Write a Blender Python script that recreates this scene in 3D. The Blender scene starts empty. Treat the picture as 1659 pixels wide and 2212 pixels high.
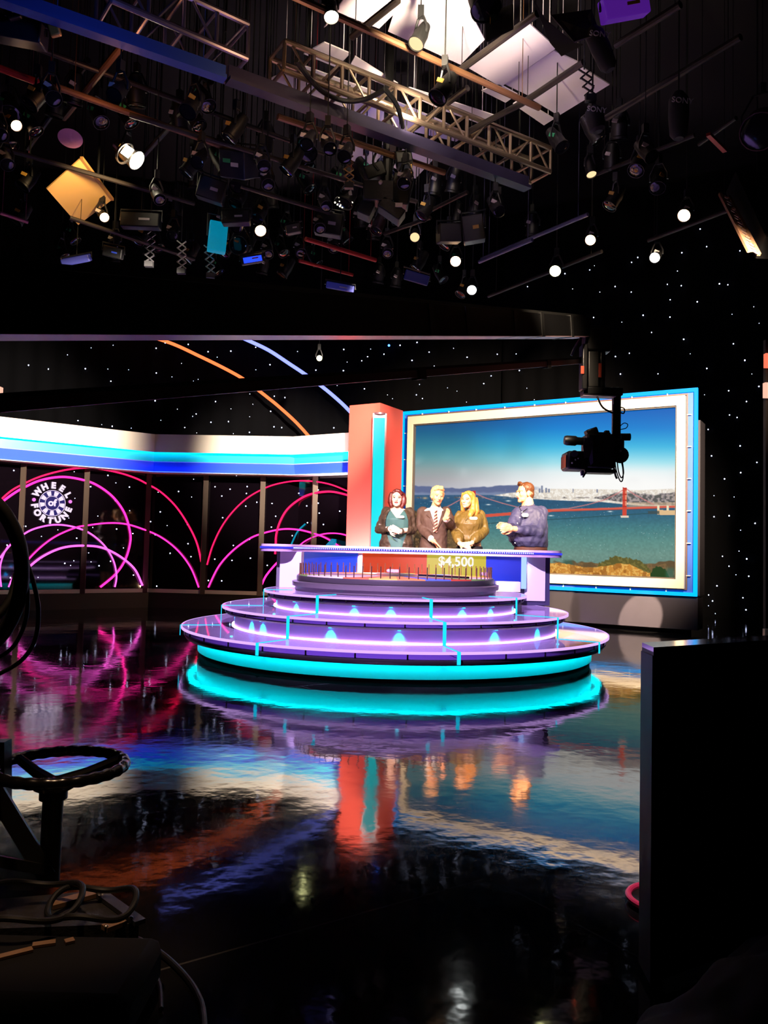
import bpy, math, random
import numpy as np
from mathutils import Vector, Matrix, noise as mnoise
V = Vector
PI = math.pi
SC = bpy.context.scene
COL = SC.collection
random.seed(7)

# ------------------------------------------------------------------ camera
F = 1700.0; CX = 829.5; CY = 1106.0
H = 1.10
pt = math.atan(84.0 / F); rl = 0.024
fwd = V((0, math.cos(pt), math.sin(pt)))
up0 = V((0, -math.sin(pt), math.cos(pt)))
rt0 = V((1, 0, 0))
rt = (rt0 * math.cos(rl) + up0 * math.sin(rl)).normalized()
up = (up0 * math.cos(rl) - rt0 * math.sin(rl)).normalized()
CAM = V((0, 0, H))

def ray(px, py):
    return fwd + rt * ((px - CX) / F) + up * (-(py - CY) / F)
def atY(px, py, Y):                     # point at depth Y metres in front of the lens
    d = ray(px, py); return CAM + d * (Y / d.y)
def atZ(px, py, z):                     # point at height z
    d = ray(px, py); return CAM + d * ((z - H) / d.z)
def atPlane(px, py, p, n):
    d = ray(px, py); return CAM + d * ((p - CAM).dot(n) / d.dot(n))
def proj(p):
    q = p - CAM; w = q.dot(fwd)
    return CX + F * q.dot(rt) / w, CY - F * q.dot(up) / w

cd = bpy.data.cameras.new('camera'); co = bpy.data.objects.new('camera', cd); COL.objects.link(co)
co.matrix_world = Matrix(((rt.x, up.x, -fwd.x, CAM.x), (rt.y, up.y, -fwd.y, CAM.y), (rt.z, up.z, -fwd.z, CAM.z), (0, 0, 0, 1)))
cd.sensor_fit = 'VERTICAL'; cd.sensor_height = 36.0; cd.sensor_width = 27.0
cd.lens = F / 2212.0 * 36.0
cd.clip_start = 0.05; cd.clip_end = 200
SC.camera = co
SC.view_settings.view_transform = 'Standard'; SC.view_settings.look = 'None'
SC.view_settings.gamma = 1.0; SC.view_settings.exposure = 0.0
SC.view_settings.use_curve_mapping = False
w = bpy.data.worlds.new('world'); SC.world = w; w.use_nodes = True
w.node_tree.nodes['Background'].inputs[0].default_value = (0.35, 0.42, 0.8, 1)
w.node_tree.nodes['Background'].inputs[1].default_value = 0.004
try:
    SC.cycles.use_denoising = True; SC.cycles.max_bounces = 5; SC.cycles.transparent_max_bounces = 8; SC.cycles.adaptive_threshold = 0.05; SC.cycles.adaptive_min_samples = 16
    SC.cycles.diffuse_bounces = 2; SC.cycles.glossy_bounces = 3
    SC.cycles.sample_clamp_indirect = 4.0
    SC.cycles.use_light_tree = True
    SC.cycles.caustics_reflective = False; SC.cycles.caustics_refractive = False
except Exception: pass

# ------------------------------------------------------------------ materials
MATS = {}
def s2l(c):
    return tuple(((x / 255.0) / 12.92 if x / 255.0 <= 0.04045 else ((x / 255.0 + 0.055) / 1.055) ** 2.4) for x in c)
def mat(name, col=(200, 200, 200), rough=0.5, metal=0.0, emit=None, strength=0.0, bump=None, vary=0.0, vscale=20.0, spec=0.5):
    """procedural principled material; bump=(scale,strength) noise bump, vary: mottling of the base colour"""
    if name in MATS: return MATS[name]
    m = bpy.data.materials.new(name); m.use_nodes = True; MATS[name] = m
    nt = m.node_tree; b = nt.nodes['Principled BSDF']
    c = s2l(col)
    b.inputs['Base Color'].default_value = (*c, 1); b.inputs['Roughness'].default_value = rough
    b.inputs['Metallic'].default_value = metal; b.inputs['Specular IOR Level'].default_value = spec
    if emit:
        m.cycles.emission_sampling = 'NONE' if strength < 1 else 'AUTO'
        b.inputs['Emission Color'].default_value = (*s2l(emit), 1); b.inputs['Emission Strength'].default_value = strength
    tc = nt.nodes.new('ShaderNodeTexCoord')
    if vary:
        n = nt.nodes.new('ShaderNodeTexNoise'); n.inputs['Scale'].default_value = vscale; n.inputs['Detail'].default_value = 4
        nt.links.new(tc.outputs['Object'], n.inputs['Vector'])
        r = nt.nodes.new('ShaderNodeValToRGB')
        r.color_ramp.elements[0].position = 0.3; r.color_ramp.elements[1].position = 0.7
        r.color_ramp.elements[0].color = (*[x * (1 - vary) for x in c], 1)
        r.color_ramp.elements[1].color = (*[min(1, x * (1 + vary)) for x in c], 1)
        nt.links.new(n.outputs[0], r.inputs[0]); nt.links.new(r.outputs[0], b.inputs['Base Color'])
    if bump:
        n = nt.nodes.new('ShaderNodeTexNoise'); n.inputs['Scale'].default_value = bump[0]; n.inputs['Detail'].default_value = 3
        nt.links.new(tc.outputs['Object'], n.inputs['Vector'])
        bp = nt.nodes.new('ShaderNodeBump'); bp.inputs['Strength'].default_value = bump[1]; bp.inputs['Distance'].default_value = 0.02
        nt.links.new(n.outputs[0], bp.inputs['Height']); nt.links.new(bp.outputs[0], b.inputs['Normal'])
    return m
def glow(name, col, strength):          # a light-emitting surface
    m = mat(name, (4, 4, 4), 0.5, 0, col, strength, spec=0.08)
    if not any(k in name for k in ('neon', 'led', 'border', 'bulb', 'seam', 'edge_light')): m.cycles.emission_sampling = 'NONE'
    return m

# ------------------------------------------------------------------ mesh builder
class MB:
    def __init__(s): s.v = []; s.f = []
    def add(s, vs, fs):
        o = len(s.v); s.v += [V(p) for p in vs]; s.f += [tuple(i + o for i in f) for f in fs]; return s
    def box(s, c, size, ax=None):
        x, y, z = size[0] / 2, size[1] / 2, size[2] / 2
        ax = ax or Matrix.Identity(3)
        vs = [V(c) + ax @ V((i * x, j * y, k * z)) for i in (-1, 1) for j in (-1, 1) for k in (-1, 1)]
        return s.add(vs, [(0, 1, 3, 2), (4, 6, 7, 5), (0, 4, 5, 1), (2, 3, 7, 6), (0, 2, 6, 4), (1, 5, 7, 3)])
    def bar(s, a, b, wdt, hgt, upv=(0, 0, 1)):   # box beam between two points
        a = V(a); b = V(b); d = (b - a); L = d.length; d.normalize()
        u = V(upv)
        if abs(d.dot(u)) > 0.99: u = V((1, 0, 0))
        sd = d.cross(u).normalized(); u = sd.cross(d)
        ax = Matrix((d, sd, u)).transposed()
        return s.box((a + b) / 2, (L, wdt, hgt), ax)
    def tube(s, pts, r, seg=10, closed=False, caps=True):
        pts = [V(p) for p in pts]; n = len(pts)
        rs = r if isinstance(r, (list, tuple)) else [r] * n
        t0 = (pts[1] - pts[0]).normalized()
        ref = V((0, 0, 1)) if abs(t0.z) < 0.9 else V((1, 0, 0))
        nrm = (ref - t0 * ref.dot(t0)).normalized()
        vs = []; fs = []
        for i in range(n):
            if closed: t = (pts[(i + 1) % n] - pts[i - 1]).normalized()
            else: t = (pts[min(i + 1, n - 1)] - pts[max(i - 1, 0)]).normalized()
            nrm = nrm - t * nrm.dot(t)
            if nrm.length < 1e-6: nrm = t.orthogonal()
            nrm.normalize(); bn = t.cross(nrm)
            for k in range(seg):
                a = 2 * PI * k / seg
                vs.append(pts[i] + (nrm * math.cos(a) + bn * math.sin(a)) * rs[i])
        m = n if closed else n - 1
        for i in range(m):
            j = (i + 1) % n
            for k in range(seg):
                l = (k + 1) % seg
                fs.append((i * seg + k, i * seg + l, j * seg + l, j * seg + k))
        if caps and not closed:
            fs.append(tuple(range(seg - 1, -1, -1))); fs.append(tuple((n - 1) * seg + k for k in range(seg)))
        return s.add(vs, fs)
    def cyl(s, a, b, r, r2=None, seg=16):
        return s.tube([a, b], [r, r if r2 is None else r2], seg)
    def lathe(s, prof, c=(0, 0, 0), ax=(0, 0, 1), seg=24, a0=0.0, a1=2 * PI, closeprof=False):
        """revolve (r, h) profile round axis ax through c"""
        az = V(ax).normalized(); x = az.orthogonal().normalized()
        if abs(az.z) > 0.999: x = V((1, 0, 0))
        y = az.cross(x); full = abs(a1 - a0 - 2 * PI) < 1e-6
        n = seg if full else seg + 1; m = len(prof); vs = []; fs = []
        for i in range(n):
            a = a0 + (a1 - a0) * i / seg
            d = x * math.cos(a) + y * math.sin(a)
            for r, h in prof: vs.append(V(c) + d * r + az * h)
        for i in range(seg):
            j = (i + 1) % n if full else i + 1
            for k in range(m if closeprof else m - 1):
                l = (k + 1) % m
                fs.append((i * m + k, j * m + k, j * m + l, i * m + l))
        if not full:
            fs.append(tuple(range(m - 1, -1, -1))); fs.append(tuple((n - 1) * m + k for k in range(m)))
        return s.add(vs, fs)
    def sphere(s, c, r, seg=16, rings=10, ax=None):
        rx, ry, rz = r if isinstance(r, (list, tuple)) else (r, r, r)
        ax = ax or Matrix.Identity(3); vs = []; fs = []
        for i in range(1, rings):
            th = PI * i / rings
            for k in range(seg):
                a = 2 * PI * k / seg
                vs.append(V(c) + ax @ V((rx * math.sin(th) * math.cos(a), ry * math.sin(th) * math.sin(a), rz * math.cos(th))))
        for i in range(rings - 2):
            for k in range(seg):
                l = (k + 1) % seg
                fs.append((i * seg + k, (i + 1) * seg + k, (i + 1) * seg + l, i * seg + l))
        t = len(vs); vs += [V(c) + ax @ V((0, 0, rz)), V(c) + ax @ V((0, 0, -rz))]
        for k in range(seg):
            l = (k + 1) % seg
            fs.append((t, k, l)); fs.append((t + 1, (rings - 2) * seg + l, (rings - 2) * seg + k))
        return s.add(vs, fs)
    def loft(s, rings, caps=True):
        n = len(rings[0]); vs = [p for r in rings for p in r]; fs = []
        for i in range(len(rings) - 1):
            for k in range(n):
                l = (k + 1) % n
                fs.append((i * n + k, i * n + l, (i + 1) * n + l, (i + 1) * n + k))
        if caps:
            fs.append(tuple(range(n - 1, -1, -1))); fs.append(tuple((len(rings) - 1) * n + k for k in range(n)))
        return s.add(vs, fs)
    def prism(s, poly, ext):            # polygon (3d points) extruded by a vector
        n = len(poly); e = V(ext); vs = [V(p) for p in poly] + [V(p) + e for p in poly]
        fs = [tuple(range(n - 1, -1, -1)), tuple(range(n, 2 * n))]
        fs += [(i, (i + 1) % n, n + (i + 1) % n, n + i) for i in range(n)]
        return s.add(vs, fs)
    def merge(s, o):
        return s.add(o.v, o.f)
    def build(s, name, m, parent=None, loc=None, sharp=35, fix=True):
        """link as ONE mesh object; verts are world coordinates, the origin goes to the parent's or the given place"""
        me = bpy.data.meshes.new(name)
        if parent is not None: inv = WM[parent.name].inverted(); vs = [inv @ p for p in s.v]; M = WM[parent.name]
        else:
            if loc is None:
                xs = [p.x for p in s.v]; ys = [p.y for p in s.v]; zs = [p.z for p in s.v]
                loc = V(((min(xs) + max(xs)) / 2, (min(ys) + max(ys)) / 2, min(zs)))
            M = Matrix.Translation(V(loc)); inv = M.inverted(); vs = [inv @ p for p in s.v]
        me.from_pydata([tuple(p) for p in vs], [], s.f); me.update()
        if fix:
            import bmesh
            bm = bmesh.new(); bm.from_mesh(me); bmesh.ops.recalc_face_normals(bm, faces=bm.faces); bm.to_mesh(me); bm.free()
        for p in me.polygons: p.use_smooth = True
        me.set_sharp_from_angle(angle=math.radians(sharp))
        for mm in (m if isinstance(m, (list, tuple)) else [m]): me.materials.append(mm)
        o = bpy.data.objects.new(name, me); COL.objects.link(o)
        if parent is not None: o.parent = parent
        else: o.location = loc
        WM[o.name] = M.copy()
        return o
WM = {}
def tag(o, label=None, cat=None, group=None, kind=None):
    if label: o['label'] = label
    if cat: o['category'] = cat
    if group: o['group'] = group
    if kind: o['kind'] = kind
    return o
def thing(name, label, cat, loc=(0, 0, 0), group=None):
    o = bpy.data.objects.new(name, None); COL.objects.link(o); o.location = loc
    o.empty_display_size = 0.1
    WM[o.name] = Matrix.Translation(V(loc)); return tag(o, label, cat, group)
def struct(o): o['kind'] = 'structure'; return o
def smooth(pts, n=8, closed=False):      # Catmull-Rom through points
    pts = [V(p) for p in pts]; out = []; m = len(pts)
    for i in range(m if closed else m - 1):
        p = [pts[(i + k) % m] if closed else pts[max(0, min(m - 1, i + k))] for k in (-1, 0, 1, 2)]
        for j in range(n):
            t = j / n
            out.append(0.5 * (2 * p[1] + (p[2] - p[0]) * t + (2 * p[0] - 5 * p[1] + 4 * p[2] - p[3]) * t * t + (3 * p[1] - p[0] - 3 * p[2] + p[3]) * t ** 3))
    if not closed: out.append(pts[-1])
    return out
def text_mb(body, size, ext, origin, xdir, zdir, bold=0.0, align='CENTER'):
    """lettering as geometry: x along xdir, up along zdir"""
    c = bpy.data.curves.new('t', 'FONT'); c.body = body; c.size = size; c.extrude = ext; c.offset = bold
    c.align_x = align; c.align_y = 'CENTER'; c.resolution_u = 3
    o = bpy.data.objects.new('t', c); COL.objects.link(o)
    dg = bpy.context.evaluated_depsgraph_get(); dg.update()
    me = bpy.data.meshes.new_from_object(o.evaluated_get(dg))
    x = V(xdir).normalized(); z = V(zdir).normalized(); n = x.cross(z)
    mb = MB(); mb.add([V(origin) + x * v.co.x + z * v.co.y + n * v.co.z for v in me.vertices], [tuple(p.vertices) for p in me.polygons])
    bpy.data.objects.remove(o); bpy.data.curves.remove(c); bpy.data.meshes.remove(me)
    return mb
def spot(name, loc, target, watts, size_deg=40, col=(255, 214, 170), blend=0.3, radius=0.08):
    l = bpy.data.lights.new(name, 'SPOT'); l.energy = watts; l.spot_size = math.radians(size_deg); l.spot_blend = blend
    l.shadow_soft_size = radius; l.color = s2l(col)
    o = bpy.data.objects.new(name, l); COL.objects.link(o); o.location = loc
    o.rotation_euler = (V(target) - V(loc)).to_track_quat('-Z', 'Y').to_euler(); return o
def point(name, loc, watts, col=(255, 220, 180), radius=0.05):
    l = bpy.data.lights.new(name, 'POINT'); l.energy = watts; l.shadow_soft_size = radius; l.color = s2l(col)
    o = bpy.data.objects.new(name, l); COL.objects.link(o); o.location = loc; return o
def area(name, loc, target, watts, sx, sy, col=(255, 220, 180)):
    l = bpy.data.lights.new(name, 'AREA'); l.energy = watts; l.shape = 'RECTANGLE'; l.size = sx; l.size_y = sy; l.color = s2l(col)
    o = bpy.data.objects.new(name, l); COL.objects.link(o); o.location = loc
    o.rotation_euler = (V(target) - V(loc)).to_track_quat('-Z', 'Y').to_euler(); return o

# common materials
M_black = mat('black_paint', (14, 14, 15), 0.45)
M_blackmatte = mat('matte_black', (10, 10, 12), 0.9, spec=0.2)
M_steel = mat('grey_steel', (90, 90, 95), 0.35, 0.8)
M_alu = mat('aluminium', (190, 186, 180), 0.3, 0.9, bump=(60, 0.05))
M_darksteel = mat('dark_steel', (30, 30, 32), 0.45, 0.3)
M_rubber = mat('black_rubber', (12, 12, 12), 0.5, spec=0.4)
M_white = mat('white_paint', (225, 222, 218), 0.55)
# ------------------------------------------------------------------ setting: floor, ceiling, walls
def floor_mat():
    m = bpy.data.materials.new('glossy_black_floor'); m.use_nodes = True; nt = m.node_tree; N = nt.nodes; L = nt.links
    b = N['Principled BSDF']; tc = N.new('ShaderNodeTexCoord')
    b.inputs['Specular IOR Level'].default_value = 0.85
    # base colour: black with grey scuffs and small pale flecks
    n1 = N.new('ShaderNodeTexNoise'); n1.inputs['Scale'].default_value = 1.3; n1.inputs['Detail'].default_value = 8
    L.new(tc.outputs['Object'], n1.inputs['Vector'])
    r1 = N.new('ShaderNodeValToRGB'); r1.color_ramp.elements[0].position = 0.35; r1.color_ramp.elements[1].position = 0.8
    r1.color_ramp.elements[0].color = (0.003, 0.003, 0.0035, 1); r1.color_ramp.elements[1].color = (0.012, 0.012, 0.013, 1)
    L.new(n1.outputs[0], r1.inputs[0])
    v = N.new('ShaderNodeTexVoronoi'); v.inputs['Scale'].default_value = 3.2; v.inputs['Randomness'].default_value = 1
    L.new(tc.outputs['Object'], v.inputs['Vector'])
    r2 = N.new('ShaderNodeValToRGB'); r2.color_ramp.interpolation = 'CONSTANT'
    r2.color_ramp.elements[0].color = (1, 1, 1, 1); r2.color_ramp.elements[1].position = 0.03; r2.color_ramp.elements[1].color = (0, 0, 0, 1)
    L.new(v.outputs['Distance'], r2.inputs[0])
    mx = N.new('ShaderNodeMix'); mx.data_type = 'RGBA'; mx.inputs[7].default_value = (0.16, 0.16, 0.17, 1)
    L.new(r2.outputs[0], mx.inputs[0]); L.new(r1.outputs[0], mx.inputs[6])
    # sheet seams: thin pale lines every 2.4 m, turned with the room
    mp = N.new('ShaderNodeMapping'); mp.inputs['Rotation'].default_value = (0, 0, math.radians(-34)); mp.inputs['Location'].default_value = (0.55, 0.35, 0)
    L.new(tc.outputs['Object'], mp.inputs['Vector'])
    br = N.new('ShaderNodeTexBrick'); br.offset = 0.5; br.inputs['Scale'].default_value = 1.0; br.inputs['Mortar Size'].default_value = 0.004
    br.inputs['Brick Width'].default_value = 2.4; br.inputs['Row Height'].default_value = 1.2; br.inputs['Mortar Smooth'].default_value = 0.0
    L.new(mp.outputs[0], br.inputs['Vector'])
    mx2 = N.new('ShaderNodeMix'); mx2.data_type = 'RGBA'; mx2.inputs[7].default_value = (0.05, 0.05, 0.052, 1)
    L.new(br.outputs['Fac'], mx2.inputs[0]); L.new(mx.outputs[2], mx2.inputs[6]); L.new(mx2.outputs[2], b.inputs['Base Color'])
    # roughness: polished with worn patches
    r3 = N.new('ShaderNodeMapRange'); r3.inputs['From Min'].default_value = 0.3; r3.inputs['From Max'].default_value = 0.75
    r3.inputs['To Min'].default_value = 0.035; r3.inputs['To Max'].default_value = 0.12
    L.new(n1.outputs[0], r3.inputs['Value']); L.new(r3.outputs[0], b.inputs['Roughness'])
    # slow waviness of the sheets
    n2 = N.new('ShaderNodeTexNoise'); n2.inputs['Scale'].default_value = 2.2; n2.inputs['Detail'].default_value = 3
    n3 = N.new('ShaderNodeTexNoise'); n3.inputs['Scale'].default_value = 14; n3.inputs['Detail'].default_value = 2
    L.new(tc.outputs['Object'], n2.inputs['Vector']); L.new(tc.outputs['Object'], n3.inputs['Vector'])
    ad = N.new('ShaderNodeMath'); ad.operation = 'MULTIPLY_ADD'; ad.inputs[1].default_value = 0.16
    L.new(n3.outputs[0], ad.inputs[0]); L.new(n2.outputs[0], ad.inputs[2])
    bp = N.new('ShaderNodeBump'); bp.inputs['Strength'].default_value = 0.13; bp.inputs['Distance'].default_value = 0.02
    L.new(ad.outputs[0], bp.inputs['Height']); L.new(bp.outputs[0], b.inputs['Normal'])
    return m
ZC = 8.6
fm = MB().box((0, 7, -0.05), (26, 26, 0.1)).build('floor', floor_mat(), loc=(0, 0, 0)); struct(fm)
struct(MB().box((0, 7, ZC + 0.05), (26, 26, 0.1)).build('ceiling', mat('dark_red_black_ceiling', (7, 4, 4), 0.95)))
for nm, c, sz in (('wall_back', (0, 20.05, 4.3), (26.2, .1, 8.6)), ('wall_left', (-13.05, 7, 4.3), (.1, 26, 8.6)),
                  ('wall_right', (13.05, 7, 4.3), (.1, 26, 8.6)), ('wall_front', (0, -6.05, 4.3), (26.2, .1, 8.6))):
    struct(MB().box(c, sz).build(nm, M_blackmatte))

# ------------------------------------------------------------------ star curtains
CURT = [V((-11.5, 14.6, 0)), V((2.5, 17.0, 0)), V((8.6, 13.4, 0)), V((9.6, 3.0, 0))]
M_curt = mat('black_velvet', (4, 4, 7), 0.95, spec=0.15)
def drape(a, b, top, name, label):
    d = (b - a); L = d.length; d.normalize(); n = V((d.y, -d.x, 0)); mb = MB(); K = int(L / 0.07); fr = []; bk = []
    for i in range(K + 1):
        p = a + d * (L * i / K) + n * (0.035 * math.sin(i * 1.05) + 0.015 * math.sin(i * 0.37))
        fr.append(p); bk.append(p - n * 0.03)
    poly = fr + bk[::-1]; m = len(poly)
    mb.add([V((p.x, p.y, 0.0)) for p in poly] + [V((p.x, p.y, top)) for p in poly],
           [(i, (i + 1) % m, m + (i + 1) % m, m + i) for i in range(m)])
    o = mb.build(name, M_curt, fix=False, sharp=70); return tag(o, label, 'curtain')
curtains = [drape(CURT[0], CURT[1], 8.5, 'star_curtain', 'black star curtain with tiny white lights behind the pale cornice'),
            drape(CURT[1], CURT[2], 8.5, 'star_curtain', 'black star curtain with tiny white lights behind the big picture screen'),
            drape(CURT[2], CURT[3], 8.5, 'star_curtain', 'black star curtain at far right, edge of the picture')]
def on_curtain(px, py, off=0.07):
    for i in range(3):
        a, b = CURT[i], CURT[i + 1]; d = (b - a); L = d.length; d.normalize(); n = V((d.y, -d.x, 0))
        p = atPlane(px, py, a, n)
        if p.y > 0 and -0.02 <= (p - a).dot(d) / L <= 1.02: return i, p + n * off
    return 0, p + n * off
def Z(off, sc, pts): return [(off[0] + x / sc, off[1] + y / sc) for x, y in pts]
S1 = 2.765; S2 = 3.1965; S3 = 3.6867
big = Z((1059, 380), S1, [(1257,325),(1296,430),(1148,466),(1494,455),(886,494),(849,523),(600,568),(452,590),(230,667),(751,667),(847,700),(1062,654),(1145,662),(1372,651),(1422,657),(1079,746),(1240,758),(918,838),(1078,849),(623,851),(677,930),(968,940),(1159,981),(1455,1008),(1523,1105),(836,1064)])
big += Z((1059, 680), S1, [(1523,278),(783,358),(1006,357),(1297,325),(1607,432),(1427,458),(1533,522),(1432,602),(1477,617),(1305,688),(1495,786),(1325,845),(1595,884),(1499,945),(1402,982),(36,240),(181,337),(753,254)])
big += Z((1140, 1000), S2, [(1474,70),(1363,113),(1290,373),(1394,366),(1573,418),(1348,645),(1515,663),(1393,713),(1529,782),(1310,848),(1253,911),(1280,952),(1489,930),(1510,1013)])
big += Z((0, 680), S1, [(176,306),(294,329),(514,327),(666,401),(719,450),(935,205),(989,173),(1126,182),(1244,225),(1379,222),(936,352),(967,428),(1157,402),(1306,311),(1612,302),(929,517),(1288,522),(1173,596),(1261,645),(1365,641),(1105,676),(1490,705),(1615,580),(1636,672),(470,635),(674,669),(1527,199)])
big += Z((550, 680), S1, [(92,303),(364,335),(528,338),(637,279),(672,255),(769,240),(530,212),(865,187),(966,170),(1038,228),(1062,147),(1182,143),(1264,258),(936,277),(908,379),(1008,377),(962,482),(998,504),(653,446),(1363,415),(1407,369),(1544,388),(1497,515),(117,490),(180,498),(95,580),(115,672),(161,677),(266,671),(471,678)])
small = Z((1059, 380), S1, [(628,543),(277,609),(1122,575),(660,700),(498,681),(496,843),(791,879),(1447,832),(1576,788),(1608,886),(753,1084)])
small += Z((1059, 680), S1, [(1283,482),(1565,358),(163,238),(113,278),(137,388),(90,515),(270,510),(1198,238),(225,442)])
small += Z((1140, 1000), S2, [(1473,465),(1462,609),(1252,985),(1299,1039),(1441,772),(1290,228),(1428,237)])
small += Z((0, 680), S1, [(852,448),(1080,495),(1177,708),(1394,713),(611,659),(787,680),(679,187),(548,203),(408,244),(648,329),(771,333),(474,464),(1298,258),(1086,295),(1029,375),(1185,390),(1528,333),(1510,538),(1061,567),(1152,610),(1380,565),(963,633),(1491,612),(1492,477),(1637,490)])
small += Z((550, 680), S1, [(255,224),(550,287),(690,210),(1183,205),(1569,238),(1520,277),(1068,310),(981,420),(790,482),(820,505),(491,427),(713,387),(1147,440),(1204,460),(1260,525),(177,577),(728,140),(677,144)])
M_star = glow('star_white', (205, 215, 255), 9.0)
M_starb = glow('star_blue', (60, 110, 255), 8.0)
def star(mb, p, r): mb.sphere(p, r, 8, 6)
nstar = [0, 0, 0]
extra = [MB(), MB(), MB()]
for lst, r in ((big, 0.011), (small, 0.006)):
    for (px, py) in lst:
        i, p = on_curtain(px, py)
        rr = r * (0.85 + 0.3 * random.random())
        if nstar[i] < 99:
            m = MB(); star(m, p, rr); m.build('star_light', M_star, curtains[i]); nstar[i] += 1
        else: star(extra[i], p, rr)
i, p = on_curtain(839, 748); m = MB(); m.sphere(p, 0.025, 8, 6); m.build('star_light', M_starb, curtains[i])['label'] = 'blue star light'
for i in range(3):
    if extra[i].v:
        o = extra[i].build('star_lights', M_star, curtains[i]); o['kind'] = 'stuff'

# ------------------------------------------------------------------ cornice and glass panel wall
ztop = atY(335, 938, 13.7).z
cpl = [atZ(-120, 886, ztop), atZ(335, 938, ztop), atZ(632, 943, ztop), atZ(762, 934, ztop)]
cpl = [V((p.x, p.y, 0)) for p in cpl]
def miter(pl):
    out = []
    for i in range(len(pl)):
        ns = []
        for k in (i - 1, i):
            if 0 <= k < len(pl) - 1:
                d = (pl[k + 1] - pl[k]).normalized(); ns.append(V((d.y, -d.x, 0)))
        n = sum(ns, V((0, 0, 0))).normalized(); out.append(n / max(0.3, n.dot(ns[0])))
    return out
cmi = miter(cpl)
def sweep(mb, prof, pl=None, mi=None):
    pl = pl or cpl; mi = mi or cmi
    rings = [[p + n * o + V((0, 0, z)) for o, z in prof] for p, n in zip(pl, mi)]
    return mb.loft(rings)
def zat(px, py):                       # height on the cornice face at x near the corner
    d = ray(px, py); n = cmi[1].normalized(); p = CAM + d * ((cpl[1] - CAM).dot(n) / d.dot(n)); return p.z
z1 = zat(335, 976.5); z2 = zat(335, 997); z3 = zat(335, 1020)
print('cornice', [tuple(round(c, 2) for c in p) for p in cpl], ztop, z1, z2, z3)
cor = thing('lit_cornice', 'long pale cornice with glowing cyan and blue underside above the dark glass panels', 'cornice', (cpl[1].x, cpl[1].y, z3))
M_fascia = mat('cream_fascia', (238, 228, 212), 0.6)
M_band = mat('frosted_band', (215, 225, 230), 0.5)
sweep(MB(), [(0.0, z1), (0.0, ztop), (-0.30, ztop), (-0.30, z1 + 0.06), (-0.015, z1 + 0.06), (-0.015, z1)]).build('fascia', M_fascia, cor, sharp=20)
sweep(MB(), [(-0.10, z1 + 0.055), (-0.10, z2 + 0.012), (-0.20, z2 + 0.012), (-0.20, z1 + 0.055)]).build('upper_band', mat('cyan_light_tint', (40, 205, 222), .4), cor, sharp=20)  # cyan LED light is put into the band's own colour
sweep(MB(), [(-0.10, z2), (-0.15, z3 + 0.01), (-0.24, z3 + 0.01), (-0.24, z2)]).build('lower_band', mat('blue_light_tint', (56, 96, 222), .4), cor, sharp=20)  # blue LED light mixed into this band's base colour
sweep(MB(), [(-0.085, z2 + 0.012), (-0.10, z2), (-0.24, z2), (-0.20, z2 + 0.012)]).build('divider_ledge', mat('pale_ledge', (200, 215, 220), .5), cor, sharp=20)
sweep(MB(), [(-0.02, z3 - 0.005), (-0.02, z3 + 0.004), (-0.30, z3 + 0.012), (-0.30, z3 - 0.005)]).build('bottom_lip', M_white, cor, sharp=20)
sweep(MB(), [(-0.02, z1 + 0.01), (-0.02, z1 + 0.03), (-0.045, z1 + 0.03), (-0.045, z1 + 0.01)]).build('cyan_strip_light', glow('cyan_led', (0, 215, 255), 9.0), cor)
sweep(MB(), [(-0.04, z3 + 0.006), (-0.04, z3 + 0.018), (-0.08, z3 + 0.018), (-0.08, z3 + 0.006)]).build('blue_strip_light', glow('blue_led', (40, 60, 255), 8.0), cor)

OFFP = -0.34
ppl = [p + n * OFFP for p, n in zip(cpl, cmi)]
zs1 = None
def on_panels(px, py, off=0.0):
    best = None
    for i in range(3):
        a, b = ppl[i], ppl[i + 1]; d = (b - a); L = d.length; d.normalize(); n = V((d.y, -d.x, 0))
        p = atPlane(px, py, a + n * off, n)
        t = (p - a).dot(d) / L
        if p.y > 0 and -0.001 <= t <= 1.001: return p
        best = best or p
    return best
zsill = on_panels(250, 1272).z
print('sill', zsill, 'base y', proj(on_panels(180, 1309)), on_panels(180, 1309).z, on_panels(440, 1309).z)
M_glass = mat('dark_tinted_glass', (9, 5, 10), 0.04, spec=0.6)
posts_px = [-95, 46, 184, 318, 441, 564, 677, 760]
def plan_at(px):                        # plan position of the panel wall seen at that picture column (mid height)
    p = on_panels(px, 1140); return V((p.x, p.y, 0))
pst = [plan_at(x) for x in posts_px]
lab = ['dark glass panel half hidden by the black cables', 'dark glass panel bearing the round lit sign', 'dark glass panel next right of the round lit sign',
       'dark glass panel showing a reflection of the white pillar, left of the arch junction', 'dark glass panel just right of where two pink arches meet',
       'dark glass panel behind the left end of the counter', 'narrow dark glass panel beside the coral column']
panels = []
M_sill = mat('pale_sill', (205, 196, 190), 0.5)
M_post = mat('bronze_post', (92, 78, 68), 0.45, 0.3)
M_plinthdark = mat('dark_brown_base', (40, 34, 30), 0.6)
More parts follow.
